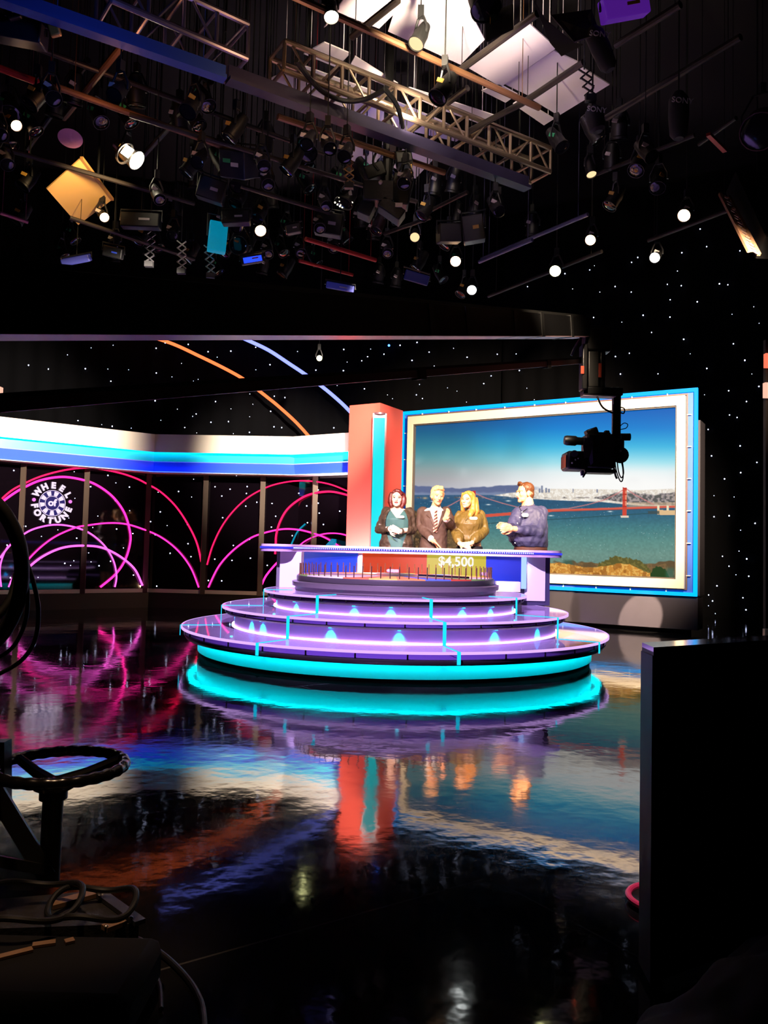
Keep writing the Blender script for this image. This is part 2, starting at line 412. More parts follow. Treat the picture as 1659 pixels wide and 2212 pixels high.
for i in range(7):
    a, b = pst[i], pst[i + 1]; d = (b - a).normalized(); n = V((d.y, -d.x, 0))
    mb = MB()
    # panel between its two posts; panels that span the corner of the plan keep both bends
    pts = [a] + [c for c in ppl[1:3] if min(a.x, b.x) < c.x < max(a.x, b.x)] + [b]
    for u, v in zip(pts, pts[1:]):
        mb.prism([V((u.x, u.y, zsill)), V((v.x, v.y, zsill)), V((v.x, v.y, z3 - 0.01)), V((u.x, u.y, z3 - 0.01))], V((-n.x, -n.y, 0)) * 0.04)
    o = mb.build('glass_panel', M_glass); tag(o, lab[i], 'panel', 'dark glass panels under the cornice'); panels.append(o)
    sm = MB()
    for u, v in zip(pts, pts[1:]):
        sm.prism([V((u.x, u.y, zsill - 0.065)) + n * 0.04, V((v.x, v.y, zsill - 0.065)) + n * 0.04, V((v.x, v.y, zsill)) + n * 0.04, V((u.x, u.y, zsill)) + n * 0.04], -n * 0.1)
    struct(sm.build('trim_%d' % (i + 1), M_sill))
for i, (x, q) in enumerate(zip(posts_px, pst)):
    n = cmi[1].normalized(); mb = MB(); mb.prism([q + V((-.045, 0, 0)) + n * 0.07, q + V((.045, 0, 0)) + n * 0.07, q + V((.045, 0, 0)), q + V((-.045, 0, 0))], V((0, 0, 1)))
    for k, p in enumerate(mb.v): p.z = zsill - 0.075 if p.z < 0.5 else z3 - 0.012
    struct(mb.build('trim_%d' % (11 + i), M_post, sharp=20))
bm_ = MB(); sweep(bm_, [(0.02, 0.0), (0.02, zsill - 0.07), (-0.3, zsill - 0.07), (-0.3, 0.0)], ppl, cmi)
struct(bm_.build('baseboard_left', M_plinthdark))

# lights in the glass panels
pan = Z((0, 980), S3, [(110,134),(860,173),(1031,266),(1422,301),(722,263),(919,373),(205,578),(611,673),(929,600),(1058,636),(1198,541),(1276,463),(1236,645),(1355,793),(1521,820),(1497,717),(1494,565),(516,873),(789,893),(880,857),(1063,967),(1248,1055),(57,728),(83,988)])
pan += Z((350, 980), S3, [(205,157),(132,301),(422,264),(476,337),(542,283),(678,262),(672,317),(755,387),(667,418),(483,510),(593,173),(207,717),(230,820),(420,840),(557,850),(704,832),(568,731),(697,681),(369,1010),(475,1013),(1089,315),(1243,289),(1244,394),(876,397),(1152,416),(1252,473),(1415,458),(905,498),(1285,564),(1158,550),(871,585),(1037,653),(838,890)])
pans = Z((0, 980), S3, [(591,144),(923,233),(779,497),(461,607),(330,659),(725,862),(562,890),(588,853),(303,985),(706,790),(983,751),(739,588),(597,355),(548,512),(1526,345),(1542,203),(1259,307),(1331,572),(1033,454),(95,461),(208,742),(1495,155)])
for lst, r in ((pan, 0.010), (pans, 0.006)):
    for px, py in lst:
        p = on_panels(px, py, 0.006)
        k = max(0, min(6, sum(1 for x in posts_px[1:7] if px > x)))
        m = MB(); m.sphere(p, r, 8, 6); m.build('star_light', M_star, panels[k])

# ------------------------------------------------------------------ neon arcs on the panels
M_pink = glow('pink_neon', (255, 40, 150), 2.6); M_red = glow('red_pink_neon', (255, 20, 80), 2.6); M_mag = glow('magenta_neon', (255, 90, 215), 2.2)
M_teal = glow('teal_tube', (0, 150, 185), 0.9)
P0 = (0, 980); P1 = (350, 980)
NN = [0]
def neon(pts, m, r, label, group='pink neon arches on the glass panels'):
    NN[0] += 1
    w = [on_panels(x, y, 0.012 + 0.008 * (NN[0] % 6)) for x, y in smooth2(pts)]
    o = MB().tube(w, r, 8).build('neon_tube', m); tag(o, label, 'neon light', group)
def smooth2(pts, n=8): return [(p.x, p.y) for p in smooth([V((x, y, 0)) for x, y in pts], n)]
neon(Z(P0, S3, [(-60,450),(0,375),(90,295),(190,240),(300,190),(430,150),(550,125),(670,113),(800,122),(960,155),(1080,195),(1165,237),(1280,305),(1400,420),(1500,570),(1570,720),(1610,900)]), M_red, 0.014, 'outermost red-pink neon arch, arching over the round sign')
neon(Z(P0, S3, [(-60,470),(0,400),(90,330),(190,270),(330,210),(500,185),(665,210),(780,255),(900,345),(990,470),(1035,620),(1035,720),(995,850),(920,960),(800,1062)]), M_pink, 0.019, 'thick pink neon arch close round the lit sign, curling back down')
neon(Z(P0, S3, [(0,830),(80,730),(170,655),(270,600),(420,567),(560,577),(690,620),(790,690),(860,770),(910,870),(928,980),(915,1062)]), M_mag, 0.014, 'thin magenta neon arch directly under the lit sign')
neon(Z(P0, S3, [(150,950),(220,850),(330,740),(450,655),(600,590),(690,572),(850,553),(1000,560),(1150,605),(1290,670),(1420,775),(1520,910),(1583,1065)]), M_pink, 0.014, 'wide pink neon arch crossing two glass panels right of the sign')
neon(Z(P0, S3, [(150,990),(235,900),(330,825),(450,765),(560,738),(690,733),(800,745),(900,785),(1000,850),(1080,930),(1135,1050)]), M_mag, 0.018, 'lowest pink neon arch at the foot of the sign panel')
neon(Z(P0, S3, [(10,1060),(0,960),(5,880),(30,800),(65,735)]), M_mag, 0.012, 'short magenta neon curve at far left among the cables')
neon(Z(P0, S3, [(68,1062),(105,980),(150,905)]), M_mag, 0.012, 'short pink neon stroke low down behind the cables')
neon(Z(P1, S3, [(358,885),(400,740),(470,590),(560,465),(670,360),(785,290),(900,245),(1050,218),(1200,220),(1340,245),(1475,298),(1540,330)]), M_red, 0.012, 'tallest red-pink neon arch left of the coral column')
neon(Z(P1, S3, [(368,1065),(450,900),(560,775),(690,680),(800,635),(950,602),(1080,605),(1190,630),(1290,665),(1370,710),(1450,770)]), M_pink, 0.015, 'low broad pink neon arch running behind the counter end')
neon(Z(P1, S3, [(900,800),(905,718),(910,640),(940,540),(1000,440),(1100,360),(1200,318),(1340,302),(1475,330),(1540,360)]), M_red, 0.017, 'thick red-pink neon arch rising straight out of the counter end')
neon(Z(P1, S3, [(1050,790),(1110,718),(1190,670),(1300,637),(1410,637),(1500,660)]), M_pink, 0.012, 'small thin pink neon arch just above the counter end')
neon(Z(P1, S3, [(795,1040),(830,970),(900,885),(960,830)]), M_pink, 0.017, 'short thick pink neon stroke left of the counter pillar')
neon(Z(P1, S3, [(1000,800),(1033,715),(1080,620),(1140,560)]), M_teal, 0.014, 'thin teal tube light rising behind the counter end', 'teal tubes')
# blue stair rail behind the counter
st = thing('stair_rail', 'teal sloping handrail with blue balusters beside the coral column', 'railing', tuple(on_panels(730, 1200, 0.3)))
a = on_panels(708, 1185, 0.55); b = on_panels(768, 1118, 0.55)
MB().bar(a, b, 0.09, 0.09).build('handrail', glow('teal_rail_light', (0, 150, 195), 0.8), st)
for k in range(6):
    t = 0.35 + 0.13 * k; q = a + (b - a) * t
    MB().box((q.x, q.y, q.z / 2), (0.025, 0.025, q.z - 0.05)).build('baluster', mat('blue_baluster', (60, 80, 190), 0.4, emit=(40, 60, 200), strength=0.12), st)

# neon arcs hung in front of the curtain
def curt_neon(pts, m, r, label):
    w = [on_curtain(x, y, 0.5)[1] for x, y in smooth2(pts)]
    o = MB().tube(w, r, 8).build('neon_tube', m); tag(o, label, 'neon light', 'large neon arcs on the star curtain')
curt_neon(Z((0, 680), S1, [(500,75),(640,105),(765,132),(900,165),(1050,213),(1200,282),(1330,345),(1440,405),(1510,455),(1600,525),(1659,573),(1760,665),(1850,765),(1920,850)]), glow('orange_neon', (255, 110, 60), 2.2), 0.032, 'long orange neon arc sweeping down the star curtain to the cornice')
curt_neon(Z((0, 680), S1, [(1100,40),(1210,80),(1330,125),(1480,190),(1600,247),(1720,325),(1810,385),(1920,465),(2020,550),(2085,615),(2180,710)]), glow('blue_white_neon', (120, 130, 255), 2.6), 0.036, 'long blue-white neon arc sweeping down behind the coral column')

# ------------------------------------------------------------------ round lit sign on the second panel
sc_ = on_panels(113, 1087, 0.03); k = 0
d = (ppl[1] - ppl[0]).normalized(); sn = V((d.y, -d.x, 0)); zz = V((0, 0, 1))
U = (on_panels(160, 1087, 0.03) - sc_).length / 47.0     # metres per picture pixel across the panel
UV_ = (on_panels(113, 1047, 0.03) - sc_).length / 40.0
M_sign = glow('sign_lilac_white', (246, 222, 252), 1.15); M_signp = glow('sign_pink', (245, 130, 235), 1.1); M_navy = glow('sign_navy', (24, 10, 105), 1.0)
sg = thing('round_sign', 'round lit sign with a spoked wheel and lettering around it, on dark glass', 'sign', tuple(sc_))
def sp(x, y, o=0.0): return sc_ + d * (x * U) + zz * (y * UV_) + sn * o
def disc(r0, r1, a0, a1, o, n=6):
    mb = MB(); pts = [sp(r0 * math.cos(a0 + (a1 - a0) * i / n), r0 * math.sin(a0 + (a1 - a0) * i / n), o) for i in range(n + 1)]
    pts += [sp(r1 * math.cos(a0 + (a1 - a0) * i / n), r1 * math.sin(a0 + (a1 - a0) * i / n), o) for i in range(n, -1, -1)]
    return mb.prism(pts, -sn * 0.006)
m = MB()
for i in range(18): m.merge(disc(14.5, 28.5, 2 * PI * i / 18, 2 * PI * (i + 1) / 18, 0))
m.build('navy_disc', M_navy, sg)
m = MB()
for i in range(10): m.merge(disc(0.2, 14.0, 2 * PI * i / 10, 2 * PI * (i + 1) / 10, 0.001))
m.build('hub', M_navy, sg)
m = MB()
for i in range(9):
    a = math.radians(72 + 40 * i); m.merge(disc(16.5, 26, a - math.radians(13), a + math.radians(9), 0.004))
m.build('wheel_wedges', M_sign, sg)
m = MB()
for i in range(24):
    m.merge(disc(27.2, 28.3, 2 * PI * i / 24, 2 * PI * (i + 1) / 24, 0.004, 2)); m.merge(disc(14.6, 15.6, 2 * PI * i / 24, 2 * PI * (i + 1) / 24, 0.004, 2))
m.build('wheel_rims', M_sign, sg)
text_mb('of', 17 * U * 1.25, 0.003, sp(-0.5, 0.5, 0.006), d, zz, bold=0.006).build('hub_lettering', M_sign, sg, sharp=20)
def ring_text(word, a0, a1, flip):
    mb = MB(); n = len(word)
    for i, ch in enumerate(word):
        a = math.radians(a0 + (a1 - a0) * i / (n - 1)); rad = V((math.cos(a), math.sin(a), 0)); R_ = 38
        tx = V((math.sin(a), -math.cos(a), 0)) * (-1 if flip else 1); ty = rad * (-1 if flip else 1)
        xd = d * tx.x + zz * tx.y; yd = d * ty.x + zz * ty.y
        mb.merge(text_mb(ch, 18.5 * U, 0.003, sp(R_ * rad.x, R_ * rad.y, 0.004), xd, yd, bold=0.0085))
    return mb
ring_text('WHEEL', 146, 31, False).build('upper_lettering', M_sign, sg, sharp=20)
ring_text('FORTUNE', 191, 341, True).build('lower_lettering', M_sign, sg, sharp=20)
for a in (8, 172):
    m = MB(); m.merge(disc(0.1, 3.9, 0, 2 * PI, 0.003, 14))
    off = d * (39 * math.cos(math.radians(a)) * U) + zz * (39 * math.sin(math.radians(a)) * UV_)
    m.v = [p + off for p in m.v]; m.build('dot', M_signp, sg)
# ------------------------------------------------------------------ big picture screen
A_ = atY(868, 893, 13.87); B_ = atY(1507, 840, 11.3)
eu = V((B_.x - A_.x, B_.y - A_.y, 0)).normalized(); en = V((eu.y, -eu.x, 0)); ez = V((0, 0, 1))
O_ = V((A_.x, A_.y, 0))
def uvs(px, py, off=0.0):
    p = atPlane(px, py, O_ + en * off, en); return (p - O_).dot(eu), p.z
def sp3(u, z, off=0.0): return O_ + eu * u + ez * z + en * off
AX = Matrix((eu, en, ez)).transposed()
uL = uvs(868, 1000)[0]; uR = uvs(1506, 1060)[0]; zT = uvs(1506, 840)[1]; zB = uvs(1506, 1287)[1]
fL = uvs(884, 1000)[0]; fR = uvs(1481, 1060)[0]; fT = uvs(1481, 856)[1]; fB = uvs(1470, 1271)[1]
iL = uvs(897, 1000)[0]; iR = uvs(1460, 1060)[0]; iT = uvs(1460, 881)[1]; iB = uvs(1440, 1247)[1]
print('screen', uL, uR, zT, zB, sp3(uR, 0), 'zT left', uvs(868, 893)[1])
scr = thing('picture_screen', 'large framed picture screen showing a red suspension bridge over a bay', 'screen', tuple(sp3((uL + uR) / 2, 0)))
def rect_ring(l, r, b, t, l2, r2, b2, t2, o0, o1):
    """frame between an outer and an inner rectangle, from offset o0 (back) to o1 (front)"""
    mb = MB(); a = [(l, b), (r, b), (r, t), (l, t)]; c = [(l2, b2), (r2, b2), (r2, t2), (l2, t2)]
    vs = [sp3(u, z, o) for o in (o0, o1) for u, z in a + c]; fs = []
    for i in range(4):
        j = (i + 1) % 4
        fs += [(8 + i, 8 + j, 12 + j, 12 + i), (i, 4 + i, 4 + j, j), (i, j, 8 + j, 8 + i), (4 + i, 12 + i, 12 + j, 4 + j)]
    return mb.add(vs, fs)
zbody = uvs(1525, 905)[1]
M_body = mat('grey_lilac_board', (46, 40, 50), 0.6, vary=0.08, vscale=3)
MB().box(sp3((uL + uR) / 2 + 0.02, (zbody + zB) / 2, -0.26), (uR - uL + 0.02, 0.40, zbody - zB), AX).build('cabinet', mat('dark_grey_board', (50, 46, 54), 0.6), scr)
rect_ring(uL, uR, zB, zT, fL, fR, fB, fT, -0.06, 0.0).build('channel', mat('blue_channel', (70, 110, 200), 0.4), scr)
t = 0.042
rect_ring(uL - 0.01, uR + 0.01, zB - 0.01, zT + 0.01, uL + t, uR - t, zB + t, zT - t, 0.0, 0.05).build('border_light', glow('cyan_blue_border', (0, 165, 255), 1.7), scr)
tL, tR, tB, tT = fL - 0.035, fR + 0.03, fB - 0.02, fT + 0.035
rect_ring(tL, tR, tB, tT, fL - 0.012, fR + 0.012, fB, fT + 0.012, 0.0, 0.03).build('inner_border_rail', mat('bronze_rail', (140, 110, 100), 0.35, 0.5), scr)
rect_ring(fL, fR, fB, fT, iL - 0.02, iR + 0.02, iB - 0.02, iT + 0.02, -0.05, 0.09).build('frame', mat('cream_frame', (236, 224, 205), 0.5), scr, sharp=20)
rect_ring(iL - 0.02, iR + 0.02, iB - 0.02, iT + 0.02, iL, iR, iB, iT, -0.05, 0.06).build('bezel', mat('grey_bezel', (90, 84, 80), 0.4), scr, sharp=20)
k = 0
for i in range(9):
    u = fL + (fR - fL) * (i + 0.5) / 9
    for z in (fT + 0.05, fB - 0.035):
        MB().box(sp3(u, z, 0.02), (0.012, 0.04, 0.05), AX).build('bracket', M_white, scr)
for i in range(6):
    z = fB + (fT - fB) * (i + 0.4) / 6
    for u in (fL - 0.06, fR + 0.05):
        MB().box(sp3(u, z, 0.02), (0.06, 0.04, 0.012), AX).build('bracket', M_white, scr)
# plinth below the screen
zp = uvs(1480, 1360)[1]
MB().box(sp3((uL + uR) / 2, (zB - 0.03 + zp) / 2, -0.21), (uR - uL + 0.03, 0.42, zB - 0.03 - zp), AX).build('plinth', M_body, scr)
MB().box(sp3((uL + uR) / 2, zp / 2, -0.30), (uR - uL - 0.3, 0.3, zp), AX).build('toe_kick', M_blackmatte, scr)

# the picture: painted on a fine grid as a flat picture
def lerp(a, b, t): return a + (b - a) * t
def sst(e0, e1, x):
    t = np.clip((x - e0) / (e1 - e0), 0, 1); return t * t * (3 - 2 * t)
def rnd_noise(nx, ny, cx, cy, seed):
    g = np.random.RandomState(seed).rand(cy + 2, cx + 2)
    x = np.linspace(0, cx, nx); y = np.linspace(0, cy, ny)
    xi = x.astype(int); yi = y.astype(int); fx = x - xi; fy = y - yi
    fx = fx * fx * (3 - 2 * fx); fy = fy * fy * (3 - 2 * fy)
    a = g[np.ix_(yi, xi)]; b = g[np.ix_(yi, xi + 1)]; c = g[np.ix_(yi + 1, xi)]; d_ = g[np.ix_(yi + 1, xi + 1)]
    return lerp(lerp(a, b, fx[None]), lerp(c, d_, fx[None]), fy[:, None])
NX, NY = 560, 330
us = np.linspace(iL, iR, NX); zs_ = np.linspace(iT, iB, NY)
GX = np.zeros((NY, NX)); GY = np.zeros((NY, NX))
# picture coordinates x,y: where each point of the picture sits in the photograph (a plane-to-plane mapping)
c00 = proj(sp3(iL, iT)); 
q_ = np.array([[o for o in (sp3(u, z) - CAM)] for u, z in ((iL, iT), (iR, iT), (iL, iB))])
o0 = q_[0]; du = q_[1] - q_[0]; dz = q_[2] - q_[0]
su = np.linspace(0, 1, NX)[None, :]; sv = np.linspace(0, 1, NY)[:, None]
def dotp(ax): a = np.array(ax); return o0.dot(a) + su * du.dot(a) + sv * dz.dot(a)
WW = dotp(fwd); X = CX + F * dotp(rt) / WW; Y = CY - F * dotp(up) / WW
IMG = np.zeros((NY, NX, 3))
def C(*c): return np.array(c, float)
def paint(mask, col):
    global IMG
    m = np.clip(mask, 0, 1)[..., None]; IMG = IMG * (1 - m) + (np.asarray(col) if np.ndim(col) == 3 else C(*col)) * m
def ramp(x, stops):
    xs = [s[0] for s in stops]; return np.stack([np.interp(x, xs, [s[1][k] for s in stops]) for k in range(3)], -1)
n1 = rnd_noise(NX, NY, 14, 9, 1); n2 = rnd_noise(NX, NY, 60, 36, 2); n3 = rnd_noise(NX, NY, 180, 110, 3); n4 = np.random.RandomState(4).rand(NY, NX)
skyR = ramp(Y, [(880, (18, 100, 190)), (925, (22, 130, 210)), (965, (50, 178, 225)), (1000, (120, 215, 235)), (1020, (200, 232, 240)), (1045, (232, 236, 240)), (1062, (236, 236, 238))])
skyL = ramp(Y, [(905, (30, 78, 135)), (935, (32, 100, 140)), (965, (55, 130, 150)), (990, (92, 150, 158)), (1015, (140, 158, 160)), (1035, (160, 158, 162)), (1052, (165, 165, 175)), (1062, (150, 155, 170))])
tt = sst(900, 1260, X + (n1 - .5) * 60)[..., None]; IMG = skyL * (1 - tt) + skyR * tt
glo = np.exp(-(((X - 1330) / 250) ** 2 + (np.maximum(0, 1062 - Y) / 62) ** 2)); glo = np.clip(glo * 1.15, 0, 1); paint(glo, (250, 250, 248))
paint(sst(0.55, 0.9, n1) * np.exp(-((Y - 1020) / 22) ** 2) * 0.4, (225, 228, 230))
# far hills
hill = 1050 + 5 * np.sin(X / 37.0) * 0.6 + (n2 - .5) * 3
paint(sst(0, 3, Y - hill) * (1 - sst(1120, 1180, X)), (96, 108, 146))
paint(sst(0, 5, Y - 1061 - (n2 - .5) * 3) * (1 - sst(1130, 1190, X)), (122, 136, 168))
# water
wat = ramp(Y, [(1066, (62, 96, 130)), (1085, (40, 84, 116)), (1110, (44, 96, 122)), (1140, (66, 122, 128)), (1170, (90, 138, 132)), (1200, (106, 142, 132)), (1260, (96, 128, 120))])
wat = wat * (0.96 + 0.1 * n3[..., None]) ; shore = np.interp(X, [890, 1060, 1130, 1200, 1300, 1380, 1470], [1069, 1069, 1076, 1080, 1084, 1092, 1094])
m_w = sst(-0.5, 1.0, Y - shore); IMG = IMG * (1 - m_w[..., None]) + wat * m_w[..., None]
paint(((n4 > 0.9975) * (Y > 1085)).astype(float) * 0.7, (190, 215, 215))
for bx, by in ((935, 1083), (1190, 1114), (1318, 1105), (1098, 1082), (1055, 1090)): paint(np.exp(-((X - bx) / 5) ** 2 - ((Y - by) / 1.2) ** 2), (235, 240, 240))
paint(np.exp(-((X - 918) / 5) ** 2 - ((Y - 1076) / 2.2) ** 2), (190, 165, 130))
# city on the far shore
ctop = np.interp(X, [1040, 1060, 1100, 1150, 1190, 1300, 1380, 1470], [1073, 1070, 1064, 1058, 1055, 1056, 1058, 1054])
cm = sst(0, 2, Y - ctop) * (1 - sst(-0.5, 1, Y - shore)) * sst(1035, 1060, X)
paint(cm * 0.9, (226, 216, 202))
paint(cm * (n3 > 0.55) * 0.8, (252, 248, 240)); paint(cm * (n4 > 0.8) * 0.3, (170, 150, 130)); paint(cm * (n4 < 0.1) * sst(1100, 1060, X), (224, 170, 120))
for bx, hh, wdt in ((1171, 13, 2.2), (1166, 7, 2), (1180, 8, 2), (1186, 6, 2), (1092, 6, 1.2), (1125, 5, 1.5), (1238, 6, 1.2), (1290, 5, 1.2)): paint((np.abs(X - bx) < wdt) * (Y > 1062 - hh) * (Y < 1064) * 0.8, (110, 120, 150))
# green hill right, fort
gtop = np.interp(X, [1290, 1320, 1345, 1365, 1400, 1440, 1470], [1074, 1066, 1061, 1062, 1068, 1064, 1062])
gm = sst(0, 3, Y - gtop - (n2 - .5) * 5) * (1 - sst(-1, 1, Y - np.interp(X, [1280, 1340, 1400, 1470], [1076, 1084, 1090, 1092])))
paint(gm * 0.85, (104, 98, 106)); paint(gm * (n3 > 0.6) * 0.6, (190, 175, 165)); paint(gm * (n3 < 0.4) * 0.6, (66, 72, 66))
gm2 = sst(0, 2, Y - 1084) * (1 - sst(0, 2, Y - 1096)) * sst(1340, 1365, X); paint(gm2 * 0.6, (200, 172, 140))
def seg(x0, y0, x1, y1, wd, col, a=1.0, soft=0.8):
    dx, dy = x1 - x0, y1 - y0; L2 = dx * dx + dy * dy
    t_ = np.clip(((X - x0) * dx + (Y - y0) * dy) / L2, 0, 1); dist = np.hypot(X - x0 - t_ * dx, Y - y0 - t_ * dy)
    paint((1 - sst(wd / 2 - soft / 2, wd / 2 + soft / 2, dist)) * a, col)
# bridge shadow, deck, towers, cables
seg(1050, 1131, 1180, 1123, 2.4, (36, 78, 86), .8); seg(1180, 1123, 1400, 1109, 2.0, (36, 78, 86), .8)
for (pts) in ([(1352, 1055), (1330, 1068), (1305, 1080), (1270, 1090), (1230, 1098)], [(1352, 1055), (1370, 1068), (1395, 1081), (1412, 1090)],
              [(1022, 1064), (1050, 1076), (1085, 1087), (1120, 1096), (1170, 1102), (1230, 1098)], [(1022, 1064), (1000, 1076), (975, 1090), (955, 1100)]):
    for (a0, b0), (a1, b1) in zip(pts, pts[1:]): seg(a0, b0, a1, b1, 2.2, (206, 128, 128), .8)
seg(900, 1124, 1050, 1114, 7, (206, 78, 62)); seg(1050, 1114, 1190, 1103, 6.5, (212, 84, 66)); seg(1190, 1103, 1470, 1094, 4.6, (214, 92, 74))
seg(1190, 1105.5, 1420, 1098, 1.4, (150, 50, 44), .6)
paint((np.abs(X - 1349.5) < 4.6) * (Y > 1053) * (Y < 1115) * 1.0, (206, 70, 54)); paint((np.abs(X - 1352) < 1.6) * (Y > 1060) * (Y < 1094), (232, 140, 110))
for yy in (1054.5, 1068, 1081, 1094): paint((np.abs(X - 1349.5) < 4.6) * (np.abs(Y - yy) < 1.6), (190, 50, 40))
paint((np.abs(X - 1349.5) < 9) * (np.abs(Y - 1116) < 1.8), (226, 210, 190)); paint((np.abs(X - 1024) < 3.4) * (Y > 1060) * (Y < 1120), (200, 52, 60))
for xx in (1422, 1442): paint((np.abs(X - xx) < 2.4) * (Y > 1092) * (Y < 1111), (240, 226, 190))
paint((X > 1420) * (Y > 1102) * (Y < 1112) * sst(1456, 1450, Y * 0 + 1400), (222, 186, 140))
paint((X > 1400) * (X < 1424) * (Y > 1104) * (Y < 1110) * .8, (60, 74, 76))
# near hillsides
rk = np.interp(X, [890, 905, 930, 952, 968, 985, 1000, 1015, 1030], [1098, 1105, 1106, 1109, 1120, 1140, 1160, 1185, 1215]) + (n2 - .5) * 10
rm = sst(-1, 2, Y - rk); paint(rm, (86, 66, 46)); paint(rm * (n3 > .58) * .7, (140, 106, 66)); paint(rm * (n2 < .35) * .7, (48, 42, 34))
rm2 = rm * sst(940, 985, X); paint(rm2 * .6, (120, 96, 62))
ed = np.interp(X, [1180, 1192, 1210, 1240, 1262, 1290, 1310, 1340, 1362, 1385, 1405, 1415], [1216, 1216, 1215, 1220, 1225, 1224, 1222, 1216, 1219, 1230, 1238, 1262]) + (n3 - .5) * 3
b1 = np.interp(X, [1285, 1296, 1310, 1322, 1335, 1350, 1370, 1385, 1405, 1412], [1228, 1214, 1210, 1203, 1200, 1203, 1208, 1212, 1228, 1246]) + (n3 - .5) * 7
paint(sst(0, 2, Y - b1) * (X > 1285) * (X < 1412), (92, 88, 44)); paint(sst(0, 2, Y - b1) * (X > 1285) * (X < 1412) * (n3 > .6) * .5, (140, 126, 64))
paint(np.exp(-((X - 1227) / 11) ** 4 - ((Y - 1218) / 9) ** 4), (56, 90, 76))
gmask = sst(0, 1.5, Y - ed) * (X < 1418) * (X > 1150)
paint(gmask, (206, 140, 58)); paint(gmask * (n3 > .55) * .7, (240, 190, 100)); paint(gmask * (n2 < .4) * .7, (150, 92, 34)); paint(gmask * (n4 > .93) * .5, (110, 84, 30))
b2 = np.interp(X, [1404, 1412, 1425, 1436, 1444, 1452], [1240, 1226, 1222, 1228, 1240, 1262]) + (n3 - .5) * 5
paint(sst(0, 2, Y - b2) * (X > 1404) * (X < 1452), (34, 66, 30)); paint(np.exp(-((X - 1448) / 10) ** 4 - ((Y - 1238) / 12) ** 4) * .6, (52, 112, 98))
lin = np.where(IMG / 255 <= 0.04045, IMG / 255 / 12.92, ((np.clip(IMG, 0, 255) / 255 + 0.055) / 1.055) ** 2.4)
me = bpy.data.meshes.new('picture')
U2, Z2 = np.meshgrid(us, zs_)
base = np.array(O_)[None] - np.array(sp3((uL + uR) / 2, 0))[None] + U2.reshape(-1, 1) * np.array(eu)[None] + Z2.reshape(-1, 1) * np.array(ez)[None] + 0.0 * np.array(en)[None]
idx = np.arange(NX * NY).reshape(NY, NX)
fc = np.stack([idx[:-1, :-1], idx[1:, :-1], idx[1:, 1:], idx[:-1, 1:]], -1).reshape(-1, 4)
me.vertices.add(len(base)); me.vertices.foreach_set('co', base.astype(np.float32).ravel())
me.loops.add(fc.size); me.loops.foreach_set('vertex_index', fc.astype(np.int32).ravel())
me.polygons.add(len(fc)); me.polygons.foreach_set('loop_start', (np.arange(len(fc)) * 4).astype(np.int32))
me.update(); me.validate()
at = me.color_attributes.new('picture', 'FLOAT_COLOR', 'POINT')
at.data.foreach_set('color', np.concatenate([lin.reshape(-1, 3), np.ones((NX * NY, 1))], 1).astype(np.float32).ravel())
mp_ = bpy.data.materials.new('lit_picture'); mp_.use_nodes = True; nt = mp_.node_tree; b = nt.nodes['Principled BSDF']; mp_.cycles.emission_sampling = 'NONE'
b.inputs['Base Color'].default_value = (0.002, 0.002, 0.002, 1); b.inputs['Roughness'].default_value = 0.5; b.inputs['Specular IOR Level'].default_value = 0.03
an = nt.nodes.new('ShaderNodeVertexColor'); an.layer_name = 'picture'; nt.links.new(an.outputs[0], b.inputs['Emission Color']); b.inputs['Emission Strength'].default_value = 1.0
me.materials.append(mp_)
o = bpy.data.objects.new('picture', me); COL.objects.link(o); o.parent = scr; WM[o.name] = WM[scr.name]
o['label'] = 'bright picture of a red bridge over blue water'

# ------------------------------------------------------------------ coral column with cyan strip, light niche
M_coral = mat('coral_paint', (196, 74, 62), 0.5)
K0 = atY(752, 1000, 12.5); K1 = atY(818, 1000, 12.2); K2 = atY(868, 1000, 12.85)
ztc = atY(818, 870, 12.2).z
colm = thing('set_column', 'coral column washed white at the foot, with a cyan light panel on its corner', 'column', (K1.x, K1.y, 0))
back = V((0.12, 1.0, 0)) * 0.5
pl_ = [V((p.x, p.y, 0)) for p in (K0, K1, K2)]; pl_ += [pl_[2] + V((-.1, .25, 0)), pl_[0] + V((.1, .45, 0))]
MB().prism(pl_, V((0, 0, ztc))).build('shaft', M_coral, colm, sharp=20)
T0 = atY(803, 1000, 12.12); T1 = atY(833, 1000, 12.12); zt2 = atY(818, 893, 12.1).z
cx_, cy_ = (T0.x + T1.x) / 2, 12.2; wd_ = (T1.x - T0.x)
MB().box((cx_, 12.15, zt2 / 2), (wd_, 0.14, zt2)).build('light_housing', mat('mauve_metal', (96, 66, 76), 0.4, 0.2), colm)
MB().box((cx_ - 0.004, 12.075, zt2 / 2 - 0.03), (wd_ * 0.80, 0.02, zt2 - 0.09)).build('light_panel', glow('cyan_panel', (0, 222, 232), 1.15), colm)
MB().lathe([(0.0, 0.02), (wd_ * 0.5, 0.0), (wd_ * .52, -0.03), (0, -0.03)], (cx_, 12.15, zt2 + 0.01)).build('cap', mat('mauve_metal', (96, 66, 76)), colm)
ni = thing('light_niche', 'coral recess with a row of warm bulbs between column and screen', 'light niche', (atY(857, 1100, 13.1).x, 13.1, 0))
N0 = atY(846, 1000, 13.05).x; N1 = atY(868, 1000, 13.05).x; ztn = atY(857, 911, 13.05).z; zin = atY(857, 935, 13.05).z
MB().box(((N0 + N1) / 2, 13.25, ztn / 2), (N1 - N0, 0.2, ztn)).build('back_panel', M_coral, ni)
MB().box((N0 + .015, 13.1, zin / 2), (.03, .12, zin)).build('side_panel', M_coral, ni)
MB().box((N1 - .01, 13.1, zin / 2), (.02, .12, zin)).build('side_panel', M_coral, ni)
MB().box(((N0 + N1) / 2, 13.1, (zin + ztn) / 2), (N1 - N0, .12, ztn - zin)).build('header', M_coral, ni)
